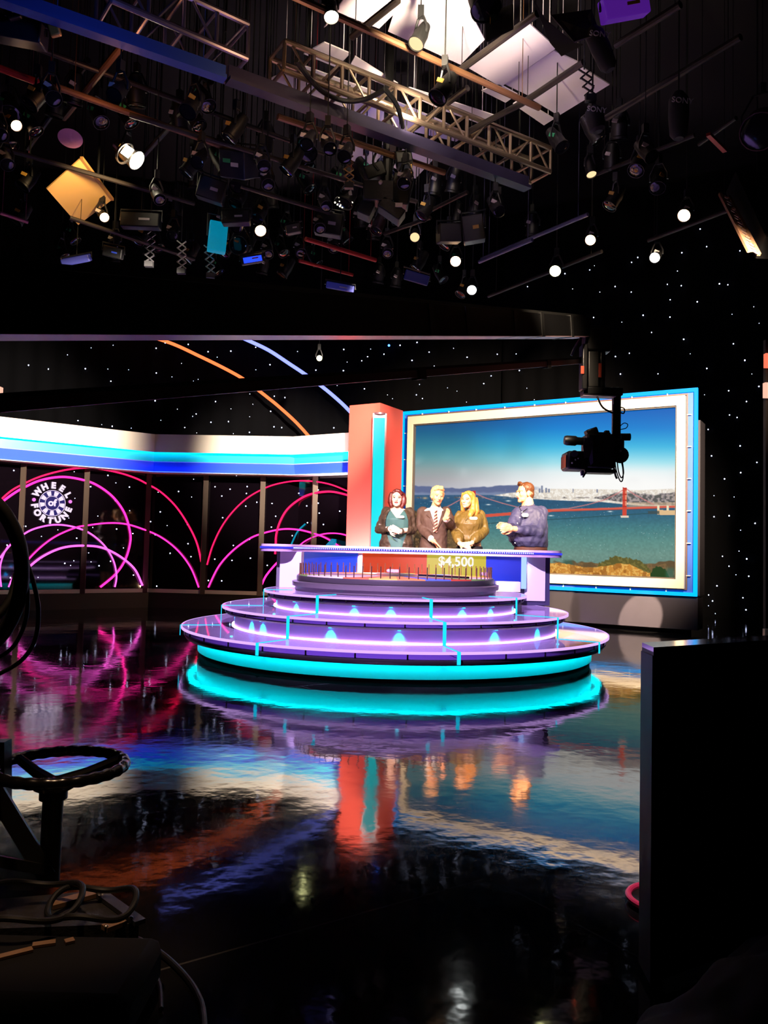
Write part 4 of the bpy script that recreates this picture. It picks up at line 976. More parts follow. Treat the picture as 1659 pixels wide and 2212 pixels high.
def build_p1():
    Y = 10.35; S = Y / F
    g = person('person at left with red-brown bob, dark jacket over teal dress, hands clasped', (W(857, 1185, Y).x, Y, FLOORZ))
    A = head_frame(-0.12, -0.06, 0.04); hc = W(858, 1077.5, Y - .05); s = 1.0
    body = MB(); add_head(body, hc, A, s, 1.12, True)
    limb(body, [W(859, 1092, Y), W(858, 1106, Y + .01)], [.056, .066])
    tor = rings_px([(1186, 856, 33, .165, 0), (1170, 856, 31, .16, 0), (1152, 857, 27, .150, 0), (1136, 857, 28, .165, -.01), (1122, 857, 29, .170, -.02), (1110, 858, 28, .13, 0), (1102, 858, 22, .10, .01), (1097, 858, 12, .07, .01)], Y, 0)
    body.loft(tor)
    shL, shR = W(836, 1107, Y), W(884, 1108, Y); elL, elR = W(820, 1143, Y - .02), W(890, 1144, Y - .02)
    wrL, wrR = W(842, 1143, Y - .24), W(864, 1148, Y - .24)
    for sh, el, wr in ((shL, elL, wrL), (shR, elR, wrR)): limb(body, [sh, el, wr], [.055, .046, .032])
    hand(body, wrL, W(857, 1146, Y - .29) - wrL, V((.3, .8, -.5)), .95, curl=.55, thumb=-1)
    hand(body, wrR, W(847, 1139, Y - .30) - wrR, V((-.3, .9, .2)), .95, curl=.6, thumb=1)
    legs(body, (g.location.x, Y, .92), 0, .10)
    me = remesh(body, VOX, 3); colour_skin(me, hc, A, s, (250, 205, 178), lip=(205, 90, 90), brow=(140, 90, 70), mouth_open=True, closed=True)
    link_part(me, 'body', g, [skin_mat('fair_skin', SK)])
    dr = MB(); dr.loft(grow(tor[:7], .012)); dr.loft([ring(W(857, 1180, Y), .20, .17), ring(V((W(857, 1180, Y).x, Y, .75)), .22, .19), ring(V((W(857, 1180, Y).x, Y, .45)), .24, .2)])
    me = remesh(dr, .009, 3); wrinkle(me, .008, 9, 3, (1, 1, .5))
    hz = W(858, 1120, Y).z
    cull(me, lambda p: p.y < Y and p.z > hz and abs(p.x - hc.x) < .008 + (p.z - hz) * .72)
    link_part(me, 'dress', g, [mat('teal_green_dress', (52, 92, 88), .7)])
    jk = MB(); jk.loft(grow(tor[:7], .028)); jk.loft(rings_px([(1176, 857, 37, .195, 0), (1168, 857, 36, .19, 0), (1156, 857, 31, .175, 0)], Y, 0))
    for sh, el, wr in ((shL, elL, wrL), (shR, elR, wrR)): limb(jk, [sh + V((0, 0, -.005)), (sh + el) / 2, el, (el + wr) / 2, el.lerp(wr, .88)], [.078, .074, .066, .056, .046])
    me = remesh(jk, .009, 2); wrinkle(me, .013, 13, 5)
    top, bot = W(858, 1100, Y).z, W(858, 1178, Y).z
    def opening(p):
        if p.y > Y - .05: return False
        if abs(p.x - hc.x) > .15 or p.y < Y - .232: return False
        t = (top - p.z) / (top - bot); hw = .075 + .075 * math.sin(PI * min(1, max(0, t)) ** .8)
        return abs(p.x - hc.x + .0) < hw and p.z < top + .05
    cull(me, opening)
    jko = link_part(me, 'jacket', g, [mat('dark_brown_leather', (62, 50, 38), .42, bump=(40, .15))])
    hr = MB(); 
    def Lh(x, y, z): return hc + A @ V((x, y, z))
    hr.sphere(Lh(0, .032, .040), (.090, .098, .092), 24, 16, A)
    for q in (-1, 1):
        hr.tube([Lh(q * .066, .0, .075), Lh(q * .088, .005, .01), Lh(q * .086, .0, -.05), Lh(q * .070, -.012, -.098)], [.034, .036, .038, .024], 12)
        hr.sphere(Lh(q * .070, -.008, -.095), (.028, .036, .03), 12, 8, A)
    hr.tube([Lh(-.07, .05, 0), Lh(-.05, .07, -.07), Lh(0, .085, -.085), Lh(.05, .07, -.07), Lh(.07, .05, 0)], .045, 12)
    hr.tube([Lh(-.02, -.055, .105), Lh(.03, -.060, .098), Lh(.066, -.04, .055)], [.022, .026, .022], 10)
    hr.tube([Lh(-.02, -.055, .105), Lh(-.055, -.045, .07)], [.022, .022], 10)
    me = remesh(hr, .008, 2); wrinkle(me, .006, 30, 2, (1, 1, .25))
    link_part(me, 'hair', g, [mat('red_brown_hair', (84, 20, 13), .45)])
    nametag(jko, W(866, 1116.5, Y - .215), (1, -.1, 0))
    MB().sphere(W(869, 1087.5, Y - .02), .009, 8, 6).build('earring', M_alu, g)

def build_p2():
    Y = 10.35
    g = person('person in brown suit and striped tie with grey hair, holding a hand out', (W(938, 1185, Y).x, Y, FLOORZ))
    A = head_frame(0.20, 0.12, 0.05); hc = W(945, 1072, Y - .08); s = 1.03
    body = MB(); add_head(body, hc, A, s, 1.1)
    limb(body, [W(943, 1088, Y - .02), W(939, 1104, Y)], [.058, .066])
    tor = rings_px([(1190, 936, 26, .14, 0), (1174, 937, 25, .138, 0), (1158, 938, 24, .135, 0), (1140, 938, 26, .145, -.01), (1124, 938, 28, .150, -.015), (1112, 938, 29, .135, 0), (1104, 938, 25, .11, 0), (1098, 939, 15, .08, 0)], Y, .08)
    body.loft(tor)
    shL, shR = W(913, 1107, Y), W(963, 1107, Y); elL, elR = W(909, 1138, Y - .03), W(977, 1137, Y - .06)
    wrL, wrR = W(933, 1166, Y - .27), W(962, 1120, Y - .33)
    limb(body, [shL, elL, wrL], [.055, .045, .032]); limb(body, [shR, elR, wrR], [.055, .045, .032])
    hand(body, wrL, W(951, 1181, Y - .34) - wrL, V((-.3, -.2, -1)), 1.05, curl=.25, thumb=1)
    hand(body, wrR, W(969, 1103, Y - .42) - wrR, V((-.75, -.55, -.1)), 1.0, curl=.3, thumb=1)
    legs(body, (g.location.x, Y, .92), 0, .095)
    me = remesh(body, VOX, 3); colour_skin(me, hc, A, s, (240, 170, 120), brow=(170, 130, 90), lip=(206, 100, 80))
    link_part(me, 'body', g, [skin_mat('tan_skin', SK)])
    sh = MB(); sh.loft(grow(tor[1:8], .008)); limb(sh, [W(942, 1096, Y - .01), W(939, 1104, Y)], [.068, .078])
    for el, wr in ((elL, wrL), (elR, wrR)): limb(sh, [el.lerp(wr, .7), el.lerp(wr, .93)], [.044, .042])
    me = remesh(sh, .008, 2); cz = W(940, 1096, Y).z
    cull(me, lambda p: p.z > cz and p.y < Y - .02 and abs(p.x - hc.x + .02) < .02 + (p.z - cz) * .8)
    link_part(me, 'shirt', g, [mat('white_shirt', (235, 225, 220), .6)])
    tie = MB(); tp = [W(942, 1102, Y - .125), W(941.5, 1106, Y - .150), W(941, 1122, Y - .182), W(940.5, 1140, Y - .182), W(940, 1150, Y - .175)]
    wds = [.020, .014, .026, .032, .026]
    vs = []; 
    for p, w2 in zip(tp, wds): vs += [p + V((-w2, 0, 0)), p + V((0, -.012, 0)), p + V((w2, 0, 0)), p + V((0, .01, 0))]
    tie.loft([vs[i * 4:i * 4 + 4] for i in range(5)])
    tm = mat('striped_tie', (90, 46, 36), .5); nt = tm.node_tree; tc = nt.nodes.new('ShaderNodeTexCoord'); mp = nt.nodes.new('ShaderNodeMapping'); mp.inputs['Rotation'].default_value = (0, math.radians(35), 0)
    wv = nt.nodes.new('ShaderNodeTexWave'); wv.inputs['Scale'].default_value = 9; wv.bands_direction = 'Z'; rp_ = nt.nodes.new('ShaderNodeValToRGB'); rp_.color_ramp.interpolation = 'CONSTANT'
    rp_.color_ramp.elements[0].color = (*s2l((74, 34, 28)), 1); rp_.color_ramp.elements[1].position = .55; rp_.color_ramp.elements[1].color = (*s2l((226, 160, 130)), 1)
    nt.links.new(tc.outputs['Object'], mp.inputs[0]); nt.links.new(mp.outputs[0], wv.inputs[0]); nt.links.new(wv.outputs[1], rp_.inputs[0]); nt.links.new(rp_.outputs[0], nt.nodes['Principled BSDF'].inputs['Base Color'])
    tie.build('tie', tm, g)
    jk = MB(); jk.loft(grow(tor[:7], .024)); jk.loft(rings_px([(1186, 936, 31, .175, 0), (1176, 936, 29, .165, 0), (1160, 937, 27, .155, 0)], Y, .08))
    for a, b, c in ((shL, elL, wrL), (shR, elR, wrR)): limb(jk, [a, (a + b) / 2, b, (b + c) / 2, b.lerp(c, .82)], [.079, .072, .065, .057, .049])
    me = remesh(jk, .009, 2); wrinkle(me, .009, 11, 9)
    z0, z1_ = W(940, 1147, Y).z, W(940, 1098, Y).z
    cull(me, lambda p: p.y < Y - .02 and p.z > z0 and abs(p.x - W(940.5, 1120, Y).x) < .004 + (p.z - z0) / (z1_ - z0) * .085 and p.x > W(915, 1120, Y).x)
    MJ = mat('brown_suit', (66, 46, 34), .75)
    jko = link_part(me, 'jacket', g, [MJ])
    for q in (-1, 1):                   # lapels
        c0 = W(940.5, 1120, Y).x; mb = MB()
        pts = [V((c0 + q * .080, Y - .120, W(0, 1100, Y).z)), V((c0 + q * .135, Y - .150, W(940, 1113, Y).z)), V((c0 + q * .085, Y - .182, W(940, 1120, Y).z)), V((c0 + q * .004, Y - .192, z0)), V((c0 + q * .045, Y - .185, W(940, 1122, Y).z))]
        mb.prism(pts, V((0, -.010, 0))); mb.build('lapel', mat('brown_lapel', (76, 54, 40), .7), jko, sharp=20)
    tr = MB(); tr.loft([ring(V((g.location.x, Y, z)), r, .15) for z, r in ((.88, .17), (1.0, .165), (1.06, .16))]); legs(tr, (g.location.x, Y, .92), 0, .095, g=.02, foot=False)
    link_part(remesh(tr, .012, 2), 'trousers', g, [mat('brown_trousers', (52, 40, 32), .75)])
    hr = MB()
    def Lh(x, y, z): return hc + A @ V((x * s, y * s, z * s))
    hr.sphere(Lh(0, .030, .052), (.086 * s, .098 * s, .086 * s), 24, 16, A)
    hr.tube([Lh(-.06, -.03, .085), Lh(-.02, -.066, .112), Lh(.03, -.062, .110), Lh(.062, -.03, .08)], [.024, .03, .028, .02], 12)
    for q in (-1, 1): hr.tube([Lh(q * .072, -.012, .05), Lh(q * .079, .0, .015), Lh(q * .074, .03, -.02)], [.014, .013, .015], 10)
    hr.sphere(Lh(0, .07, -.01), (.066 * s, .05 * s, .07 * s), 16, 10, A)
    me = remesh(hr, .007, 2); wrinkle(me, .005, 34, 4, (1, .35, 1))
    link_part(me, 'hair', g, [mat('silver_blond_hair', (214, 172, 118), .5)])

def build_p3():
    Y = 10.35
    g = person('person with long blond hair and olive blouse laughing towards the suited host', (W(1014, 1185, Y).x, Y, FLOORZ))
    A = head_frame(-0.55, -0.02, 0.10); hc = W(1010, 1080.5, Y - .06); s = .97
    body = MB(); add_head(body, hc, A, s, 1.0, True)
    limb(body, [W(1014, 1094, Y), W(1016, 1108, Y + .01)], [.048, .058])
    tor = rings_px([(1190, 1013, 27, .14, 0), (1174, 1013, 26, .138, 0), (1160, 1013, 24, .13, 0), (1146, 1013, 25, .145, -.01), (1132, 1013, 26.5, .165, -.025), (1120, 1014, 27, .14, -.01), (1112, 1015, 24, .105, 0), (1105, 1016, 12, .07, 0)], Y, -.1)
    body.loft(tor)
    shL, shR = W(994, 1115, Y), W(1037, 1113, Y); elL, elR = W(986, 1148, Y - .04), W(1045, 1146, Y - .03)
    wrL, wrR = W(994, 1175, Y - .26), W(1018, 1174, Y - .26)
    limb(body, [shL, elL, wrL], [.05, .042, .029]); limb(body, [shR, elR, wrR], [.05, .042, .029])
    hand(body, wrL, W(1010, 1180, Y - .30) - wrL, V((.2, .9, -.3)), .9, curl=.5, thumb=-1)
    hand(body, wrR, W(1001, 1177, Y - .31) - wrR, V((-.2, .9, .2)), .9, curl=.6, thumb=1)
    legs(body, (g.location.x, Y, .90), -.1, .095)
    me = remesh(body, VOX, 3); colour_skin(me, hc, A, s, (248, 186, 140), lip=(210, 84, 80), smile=True, closed=True, brow=(150, 100, 60))
    link_part(me, 'body', g, [skin_mat('light_tan_skin', SK)])
    bl = MB(); bl.loft(grow(tor[2:8], .024))
    bl.loft(rings_px([(1172, 1013, 25, .15, 0), (1166, 1013, 29, .165, 0), (1154, 1013, 29, .16, 0)], Y, -.1))
    for a, b, c in ((shL, elL, wrL), (shR, elR, wrR)): limb(bl, [a, (a + b) / 2, b, (b + c) / 2, b.lerp(c, .72), b.lerp(c, .86)], [.072, .078, .078, .072, .062, .038])
    limb(bl, [W(1015, 1104, Y), W(1015.5, 1109, Y)], [.062, .072])
    me = remesh(bl, .008, 2); wrinkle(me, .008, 12, 14, (1.2, 1, .5)); wrinkle(me, .004, 28, 4, (1, 1, .5))
    blo = link_part(me, 'blouse', g, [mat('olive_blouse', (98, 80, 30), .5)])
    bow = MB()
    for q, ex, ey in ((-1, 1006, 1124), (-1, 1002, 1132), (1, 1012, 1122)):
        bow.tube([W(1012, 1110, Y - .125), W((1012 + ex) / 2, (1110 + ey) / 2, Y - .165), W(ex, ey, Y - .185)], [.012, .018, .012], 8)
    bow.build('neck_bow', mat('olive_blouse', (98, 80, 30), .5), blo)
    tr = MB(); tr.loft([ring(V((g.location.x, Y, z)), r, .165) for z, r in ((.86, .19), (1.0, .185), (1.13, .178), (1.19, .172))]); legs(tr, (g.location.x, Y, .90), -.1, .095, g=.012, foot=False)
    link_part(remesh(tr, .012, 2), 'trousers', g, [mat('black_trousers', (22, 22, 22), .7)])
    hr = MB()
    def Lh(x, y, z): return hc + A @ V((x * s, y * s, z * s))
    hr.sphere(Lh(0, .034, .046), (.088 * s, .096 * s, .086 * s), 24, 16, A)
    hr.tube([Lh(.02, -.055, .10), Lh(.062, -.04, .08), Lh(.088, -.005, .02), Lh(.094, -.0, -.06), Lh(.105, -.03, -.14), Lh(.10, -.085, -.205), Lh(.105, -.10, -.225)], [.02, .028, .034, .036, .038, .032, .012], 12)
    hr.tube([Lh(.07, .05, .04), Lh(.10, .04, -.06), Lh(.125, .03, -.14), Lh(.13, .02, -.215)], [.045, .05, .048, .02], 12)
    hr.tube([Lh(.0, .09, .03), Lh(.02, .10, -.07), Lh(.03, .10, -.16), Lh(.04, .10, -.22)], [.06, .066, .06, .03], 12)
    hr.tube([Lh(.01, -.058, .102), Lh(-.05, -.045, .075), Lh(-.080, -.005, .02), Lh(-.080, .01, -.05), Lh(-.066, .03, -.13), Lh(-.05, .05, -.19)], [.02, .024, .026, .027, .03, .018], 12)
    me = remesh(hr, .007, 2); wrinkle(me, .007, 34, 6, (1, 1, .2))
    link_part(me, 'hair', g, [mat('golden_blond_hair', (204, 128, 54), .42)])
    nametag(blo, W(1022.5, 1119.5, Y - .185), (1, .12, 0), .105, .034)

def build_p4():
    Y = 10.05
    g = person('heavyset person in dark blue button shirt facing left and clapping at right', (W(1143, 1185, Y).x, Y, FLOORZ))
    A = head_frame(-1.25, 0.02, 0.0); hc = W(1133, 1065.5, Y - .02); s = 1.08
    body = MB(); add_head(body, hc, A, s, 1.22)
    limb(body, [W(1139, 1082, Y), W(1142, 1104, Y + .01)], [.075, .088])
    yw = -.75
    tor = rings_px([(1192, 1146, 30, .19, 0), (1182, 1146, 31, .20, 0), (1170, 1142, 36.5, .225, -.02), (1156, 1140, 38, .235, -.03), (1140, 1142, 36, .21, -.02), (1122, 1144, 33, .18, 0), (1108, 1145, 31, .16, 0), (1100, 1145, 25, .13, 0), (1093, 1143, 16, .10, 0)], Y, yw * 0)
    body.loft(tor)
    shL, shR = W(1121, 1110, Y - .08), W(1169, 1108, Y - .02); elL, elR = W(1104, 1146, Y - .22), W(1163, 1150, Y - .22)
    wrL, wrR = W(1099, 1137, Y - .36), W(1109, 1142, Y - .34)
    limb(body, [shL, elL, wrL], [.06, .05, .036]); limb(body, [shR, elR, wrR], [.06, .052, .036])
    hand(body, wrL, W(1080, 1135, Y - .42) - wrL, V((.1, -.95, -.2)), 1.12, curl=.25, thumb=-1)
    hand(body, wrR, W(1080, 1141, Y - .44) - wrR, V((-.1, .9, .35)), 1.12, curl=.3, thumb=1)
    legs(body, (g.location.x, Y, .92), -.6, .11)
    me = remesh(body, VOX, 3); colour_skin(me, hc, A, s, (246, 178, 128), brow=(150, 96, 56), lip=(200, 100, 84), mouth_open=True)
    link_part(me, 'body', g, [skin_mat('ruddy_skin', SK)])
    st_ = MB(); st_.loft(grow(tor[1:9], .024)); limb(st_, [W(1143, 1098, Y + .01), W(1144, 1104, Y + .01)], [.092, .105])
    for a, b, c in ((shL, elL, wrL), (shR, elR, wrR)): limb(st_, [a, (a + b) / 2, b, (b + c) / 2, b.lerp(c, .80)], [.092, .09, .084, .068, .052])
    me = remesh(st_, .009, 2); wrinkle(me, .010, 9, 21, (1, 1, .7)); wrinkle(me, .006, 22, 3, (1, 1, .6))
    cz = W(1128, 1099, Y).z
    cull(me, lambda p: p.z > cz and p.x < W(1131, 1099, Y).x and p.y < Y and (p - W(1126, 1097, Y - .09)).length < .062)
    sho = link_part(me, 'shirt', g, [mat('slate_blue_shirt', (56, 56, 88), .6)])
    col = MB(); 
    col.prism([W(1131, 1092, Y - .10), W(1122, 1097, Y - .15), W(1128, 1106, Y - .19), W(1139, 1098, Y - .16)], V((.0, -.012, .004)))
    col.prism([W(1120, 1096, Y - .10), W(1114, 1099, Y - .12), W(1117, 1106, Y - .16), W(1123, 1100, Y - .15)], V((.0, -.012, .004)))
    col.build('collar', mat('slate_blue_collar', (66, 66, 98), .6), sho, sharp=20)
    for bx, by in ((1127.5, 1106), (1123, 1118), (1117.5, 1130.5), (1110, 1158.5), (1112.5, 1173)):
        yy = Y - (.205 if by < 1125 else .245 if by < 1140 else .19); p = W(bx, by, yy); MB().sphere(p, (.0085, .006, .0085), 10, 6).build('button', M_white, sho)
    nametag(sho, W(1134, 1112.5, Y - .235), (1, .1, 0), .085, .045)
    tr = MB(); tr.loft([ring(V((W(1146, 1185, Y).x, Y, z)), r, .222) for z, r in ((.82, .19), (.95, .20), (1.12, .208), (1.195, .208))]); legs(tr, (W(1146, 1185, Y).x, Y, .92), -.6, .11, g=.02, foot=False)
    link_part(remesh(tr, .012, 2), 'trousers', g, [mat('brown_trousers_rust', (74, 40, 24), .75)])
    hr = MB()
    def Lh(x, y, z): return hc + A @ V((x * s, y * s, z * s))
    hr.sphere(Lh(0, .030, .055), (.083 * s, .094 * s, .080 * s), 24, 16, A)
    hr.tube([Lh(-.04, -.05, .10), Lh(0, -.065, .118), Lh(.04, -.05, .10)], [.022, .026, .022], 12)
    hr.sphere(Lh(0, .075, -.005), (.066 * s, .045 * s, .072 * s), 16, 10, A)
    for q in (-1, 1): hr.tube([Lh(q * .072, -.015, .055), Lh(q * .078, -.012, .01)], [.013, .009], 10)
    me = remesh(hr, .007, 2); wrinkle(me, .004, 36, 7)
    link_part(me, 'hair', g, [mat('chestnut_hair', (84, 46, 22), .5)])
build_p1(); build_p2(); build_p3(); build_p4()
# ------------------------------------------------------------------ camera crane over the stage
def bevel(o, w_=0.006, n=2):
    b = o.modifiers.new('bevel', 'BEVEL'); b.width = w_; b.segments = n; b.limit_method = 'ANGLE'; return o
M_arm = mat('black_crane_arm', (16, 16, 18), 0.35, 0.3); M_armu = mat('pink_lit_satin', (165, 130, 130), 0.35, 0.3)  # underside colour holds the pink light that falls on it
M_cam = mat('black_camera_shell', (12, 12, 13), 0.45); M_camg = mat('grey_camera_panel', (46, 44, 52), .5)
YC = 7.2
def Wc(px, py, dy=0.0): return atY(px, py, YC + dy)
a0, a1 = atY(-260, 645, 2.1), Wc(1258, 709)
l0, l1 = atY(-260, 896, 2.1), Wc(1252, 781)
cr_ = thing('camera_crane', 'long black camera crane arm reaching across the stage to the hanging camera', 'camera crane', tuple(Wc(1288, 760)))
dA = (a1 - a0).normalized()
def tbar(a, b, w_, h0, h1):
    d = (b - a).normalized(); sd = d.cross(V((0, 0, 1))).normalized(); u = sd.cross(d); rr_ = []
    for p, h in ((a, h0), (b, h1)): rr_.append([p + sd * (w_ / 2) + u * (h / 2), p - sd * (w_ / 2) + u * (h / 2), p - sd * (w_ / 2) - u * (h / 2), p + sd * (w_ / 2) - u * (h / 2)])
    return MB().loft(rr_)
tbar(a0, a1, 0.17, 0.20, 0.165).build('arm', M_arm, cr_)
MB().bar(a0 + V((0, 0, -.104)), a1 + V((0, 0, -.087)), 0.17, 0.006).build('arm_underside', M_armu, cr_)
MB().bar(a0 + V((0, -.07, .108)), a1 + V((0, -.07, .09)), 0.02, 0.02).build('arm_cable', M_rubber, cr_)
MB().bar(l0, l1, 0.042, 0.042).build('lower_rod', M_armu, cr_)
MB().bar(l0 + V((0, 0, .03)), l1 + V((0, 0, .03)), 0.03, 0.016).build('rod_cable', M_rubber, cr_)
for px in (905, 985, 1090, 1150, 1215):
    t = (px - 200) / 1060.0; t = max(0.0, min(1.0, ((atY(px, 711, 5).x / 5) - a0.x / a0.y)))
    # clamp straps round the arm
    d = ray(px, 711); s_ = (a0.x * d.y - a0.y * d.x) / ((a1.y - a0.y) * d.x - (a1.x - a0.x) * d.y); q = a0 + (a1 - a0) * s_
    MB().bar(q - dA * .03, q + dA * .03, 0.18, 0.185).build('strap', M_black, cr_)
for px in (905, 1180):
    d = ray(px, 790); s_ = (l0.x * d.y - l0.y * d.x) / ((l1.y - l0.y) * d.x - (l1.x - l0.x) * d.y); q = l0 + (l1 - l0) * s_
    MB().bar(q - dA * .04, q + dA * .04, 0.06, 0.07).build('rod_clamp', M_black, cr_)
# head at the end of the arm
bevel(MB().box(Wc(1288, 735), (.24, .16, .24)).build('head_bracket', M_arm, cr_), .02)
for px, nm in ((1260, 'yoke_plate'), (1298, 'yoke_plate')): bevel(MB().box(Wc(px, 795, -.06 if px < 1280 else .02), (.05, .14, .42)).build(nm, M_arm, cr_), .01)
bevel(MB().box(Wc(1279, 795), (.12, .12, .40)).build('pan_motor', M_cam, cr_), .02)
MB().box(Wc(1258, 799, -.14), (.028, .01, .07)).build('reflector_plate', mat('orange_red_plate', (200, 80, 60), .3, .4), cr_)
MB().box(Wc(1296, 800, -.08), (.026, .01, .13)).build('reflector_plate', mat('orange_red_plate', (200, 80, 60), .3, .4), cr_)
MB().tube(smooth([Wc(1262, 720, -.1), Wc(1245, 745, -.12), Wc(1234, 768, -.1)]), .012, 8).build('link_rod', M_steel, cr_)
bevel(MB().box(Wc(1299, 848), (.36, .16, .075)).build('pan_plate', M_arm, cr_), .012)
MB().box(Wc(1292, 857.5, -.03), (.30, .12, .006)).build('plate_underside', mat('pale_lilac_metal', (150, 130, 150), .4, .4), cr_)
bevel(MB().box(Wc(1331, 925), (.068, .07, .60)).build('drop_post', M_arm, cr_), .006)
MB().box(Wc(1325, 920, -.042), (.018, .012, .40)).build('post_rail', M_steel, cr_)
MB().tube(smooth([Wc(1290, 857, -.08), Wc(1302, 880, -.1), Wc(1323, 892, -.06)]), .009, 8).build('cable', M_rubber, cr_)
MB().tube(smooth([Wc(1338, 890, -.03), Wc(1347, 893, -.03), Wc(1349, 884, -.03), Wc(1342, 880, -.03), Wc(1337, 884, -.03)]), .006, 8).build('cable', M_rubber, cr_)
MB().tube(smooth([Wc(1338, 928, -.03), Wc(1352, 925, -.03), Wc(1356, 917, -.03), Wc(1348, 914, -.03), Wc(1339, 921, -.03)]), .004, 8).build('cable', M_rubber, cr_)
# the hanging broadcast camera
tv = thing('broadcast_camera', 'black broadcast camera hanging below the crane post before the picture screen', 'camera', tuple(Wc(1295, 1024)))
def cb(x0, y0, x1, y1, dep, nm, m=M_cam, dy=0.0, w_=.01, rot=0.0, par=None):
    a, b = Wc(x0, y0, dy), Wc(x1, y1, dy); c = (a + b) / 2; sx = abs(b.x - a.x); sz = abs(b.z - a.z)
    ax = Matrix.Rotation(rot, 3, 'Y'); return bevel(MB().box(c, (sx, dep, sz), ax).build(nm, m, par or tv), w_)
cb(1262, 940, 1322, 1014, .24, 'body', w_=.015); hood = cb(1219, 977, 1262, 1017, .26, 'lens_hood', w_=.02); cb(1217, 985, 1222, 1012, .2, 'front_glass', mat('dark_lens_glass', (10, 14, 18), .05), w_=.003, par=hood)
q0, q1 = Wc(1219, 951, -.05), Wc(1272, 954, -.05)
MB().tube([q0, q0.lerp(q1, .1), q0.lerp(q1, .45), q0.lerp(q1, .52), q1], [.038, .046, .046, .036, .036], 16).build('viewfinder', M_cam, tv)
cb(1266, 926, 1290, 946, .12, 'top_handle_block', w_=.012, rot=-.35); cb(1290, 934, 1318, 942, .06, 'carry_handle'); cb(1305, 930, 1316, 940, .05, 'handle_end')
cb(1258, 1014, 1326, 1024, .18, 'mounting_plate', M_arm); cb(1264, 1006, 1300, 1015, .14, 'plate_block', M_arm)
MB().prism([Wc(1262, 947, -.128), Wc(1278, 944, -.128), Wc(1282, 962, -.128), Wc(1272, 988, -.128), Wc(1263, 990, -.128), Wc(1259, 965, -.128)], V((0, -.01, 0))).build('side_panel', M_camg, tv)
MB().prism([Wc(1274, 985, -.13), Wc(1279, 962, -.13), Wc(1281, 1000, -.13), Wc(1276, 1005, -.13), Wc(1272, 992, -.13)], V((0, -.008, 0))).build('side_flap', mat('lilac_grey_flap', (108, 100, 150), .5), tv)
MB().cyl(Wc(1241, 980, -.14), Wc(1241, 980, -.155), .032, seg=14).build('focus_knob', M_camg, hood)
for x, y in ((1249, 990), (1243, 993), (1236, 1000)): MB().sphere(Wc(x, y, -.135), .008, 8, 6).build('control_button', M_white, hood)
MB().cyl(Wc(1340, 944), Wc(1361, 944), .034, seg=14).build('rear_motor', M_cam, tv)
bevel(MB().box(Wc(1335, 970), (.09, .12, .18)).build('tilt_housing', M_cam, tv), .02)
MB().cyl(Wc(1340, 983, -.07), Wc(1340, 983, .09), .075, seg=20).build('tilt_motor', M_cam, tv)
MB().cyl(Wc(1341, 974, -.075), Wc(1341, 974, -.085), .009, seg=10).build('control_button', M_white, tv)
for pts in ([(1322, 990), (1326, 1010), (1330, 1028), (1333, 1034)], [(1328, 992), (1331, 1015), (1338, 1036), (1343, 1040), (1346, 1030), (1345, 1010), (1341, 994)], [(1333, 994), (1336, 1018), (1342, 1032), (1347, 1022), (1345, 1000)]):
    MB().tube(smooth([Wc(x, y, -.03) for x, y in pts]), .010 if len(pts) == 4 else .0055, 8).build('cable', M_rubber, tv)
MB().bar(Wc(1266, 1020, -.08), Wc(1259, 1031, -.08), .014, .014).build('release_lever', M_arm, tv)
bevel(MB().box(Wc(1258, 1022, -.1), (.028, .03, .045)).build('plate_tab', mat('lilac_grey_flap', (108, 100, 150), .5), tv), .004)

# ------------------------------------------------------------------ crane dolly with steering wheel, lower left
wc = atY(132, 1655, 2.5)
dl = thing('crane_dolly', 'dark crane dolly with a black scalloped steering wheel, lower left of the picture', 'dolly', (wc.x, wc.y, 0))
ringpts = []; rr = []
for i in range(180):
    a = 2 * PI * i / 180; ringpts.append(wc + V((.190 * math.cos(a), .190 * math.sin(a), 0))); rr.append(.0175 + .0012 * math.sin(a * 26))
M_swheel = mat('black_bakelite', (11, 10, 10), .22)
swo = MB().tube(ringpts, rr, 12, closed=True).build('steering_wheel', M_swheel, dl)
hub = wc + V((-.02, 0, -.055))
for a in (35, 155, 275):
    p = wc + V((.186 * math.cos(math.radians(a)), .186 * math.sin(math.radians(a)), 0)); m_ = (p + hub) / 2 + V((0, 0, -.004))
    MB().tube([hub, m_, p], [.022, .017, .016], 10).build('spoke', M_swheel, swo)
MB().lathe([(0, -.03), (.03, -.028), (.06, -.012), (.066, .004), (.05, .012), (0, .016)], hub, seg=28).build('hub', mat('worn_chrome', (120, 110, 100), .18, .9), swo)
cbase = V((wc.x - .03, wc.y + .02, 0.04))
MB().tube([cbase, cbase.lerp(hub, .93), hub + V((0, 0, -.02))], [.031, .031, .03], 16).build('steering_column', M_black, dl)
MB().cyl(hub + V((0, 0, -.045)), hub + V((0, 0, -.02)), .042, seg=18).build('column_collar', M_black, dl)
s0, s1 = atY(-22, 1690, 2.42), V((cbase.x, cbase.y - .02, .07))
MB().bar(s0, s1, .055, .05).build('strut', M_black, dl)
MB().bar(atY(-60, 1850, 2.3), V((cbase.x, cbase.y - .03, .09)), .03, .03).build('strut', M_black, dl)
MB().bar(atY(-10, 1600, 2.5), atY(-10, 1760, 2.5), .05, .08).build('post', M_black, dl)
M_deckp = mat('dark_scuffed_plate', (26, 24, 23), .5, bump=(30, .2)); M_tan = mat('tan_lit_edge', (120, 92, 66), .5, vary=.2)  # tan light on the plate edges is painted as tan strips
zd = .11
dk = [atZ(-120, 2010, zd), atZ(300, 1995, zd), atZ(195, 1925, zd), atZ(-40, 1945, zd)]
MB().prism(dk, V((0, 0, -.05))).build('deck', M_deckp, dl, sharp=20)
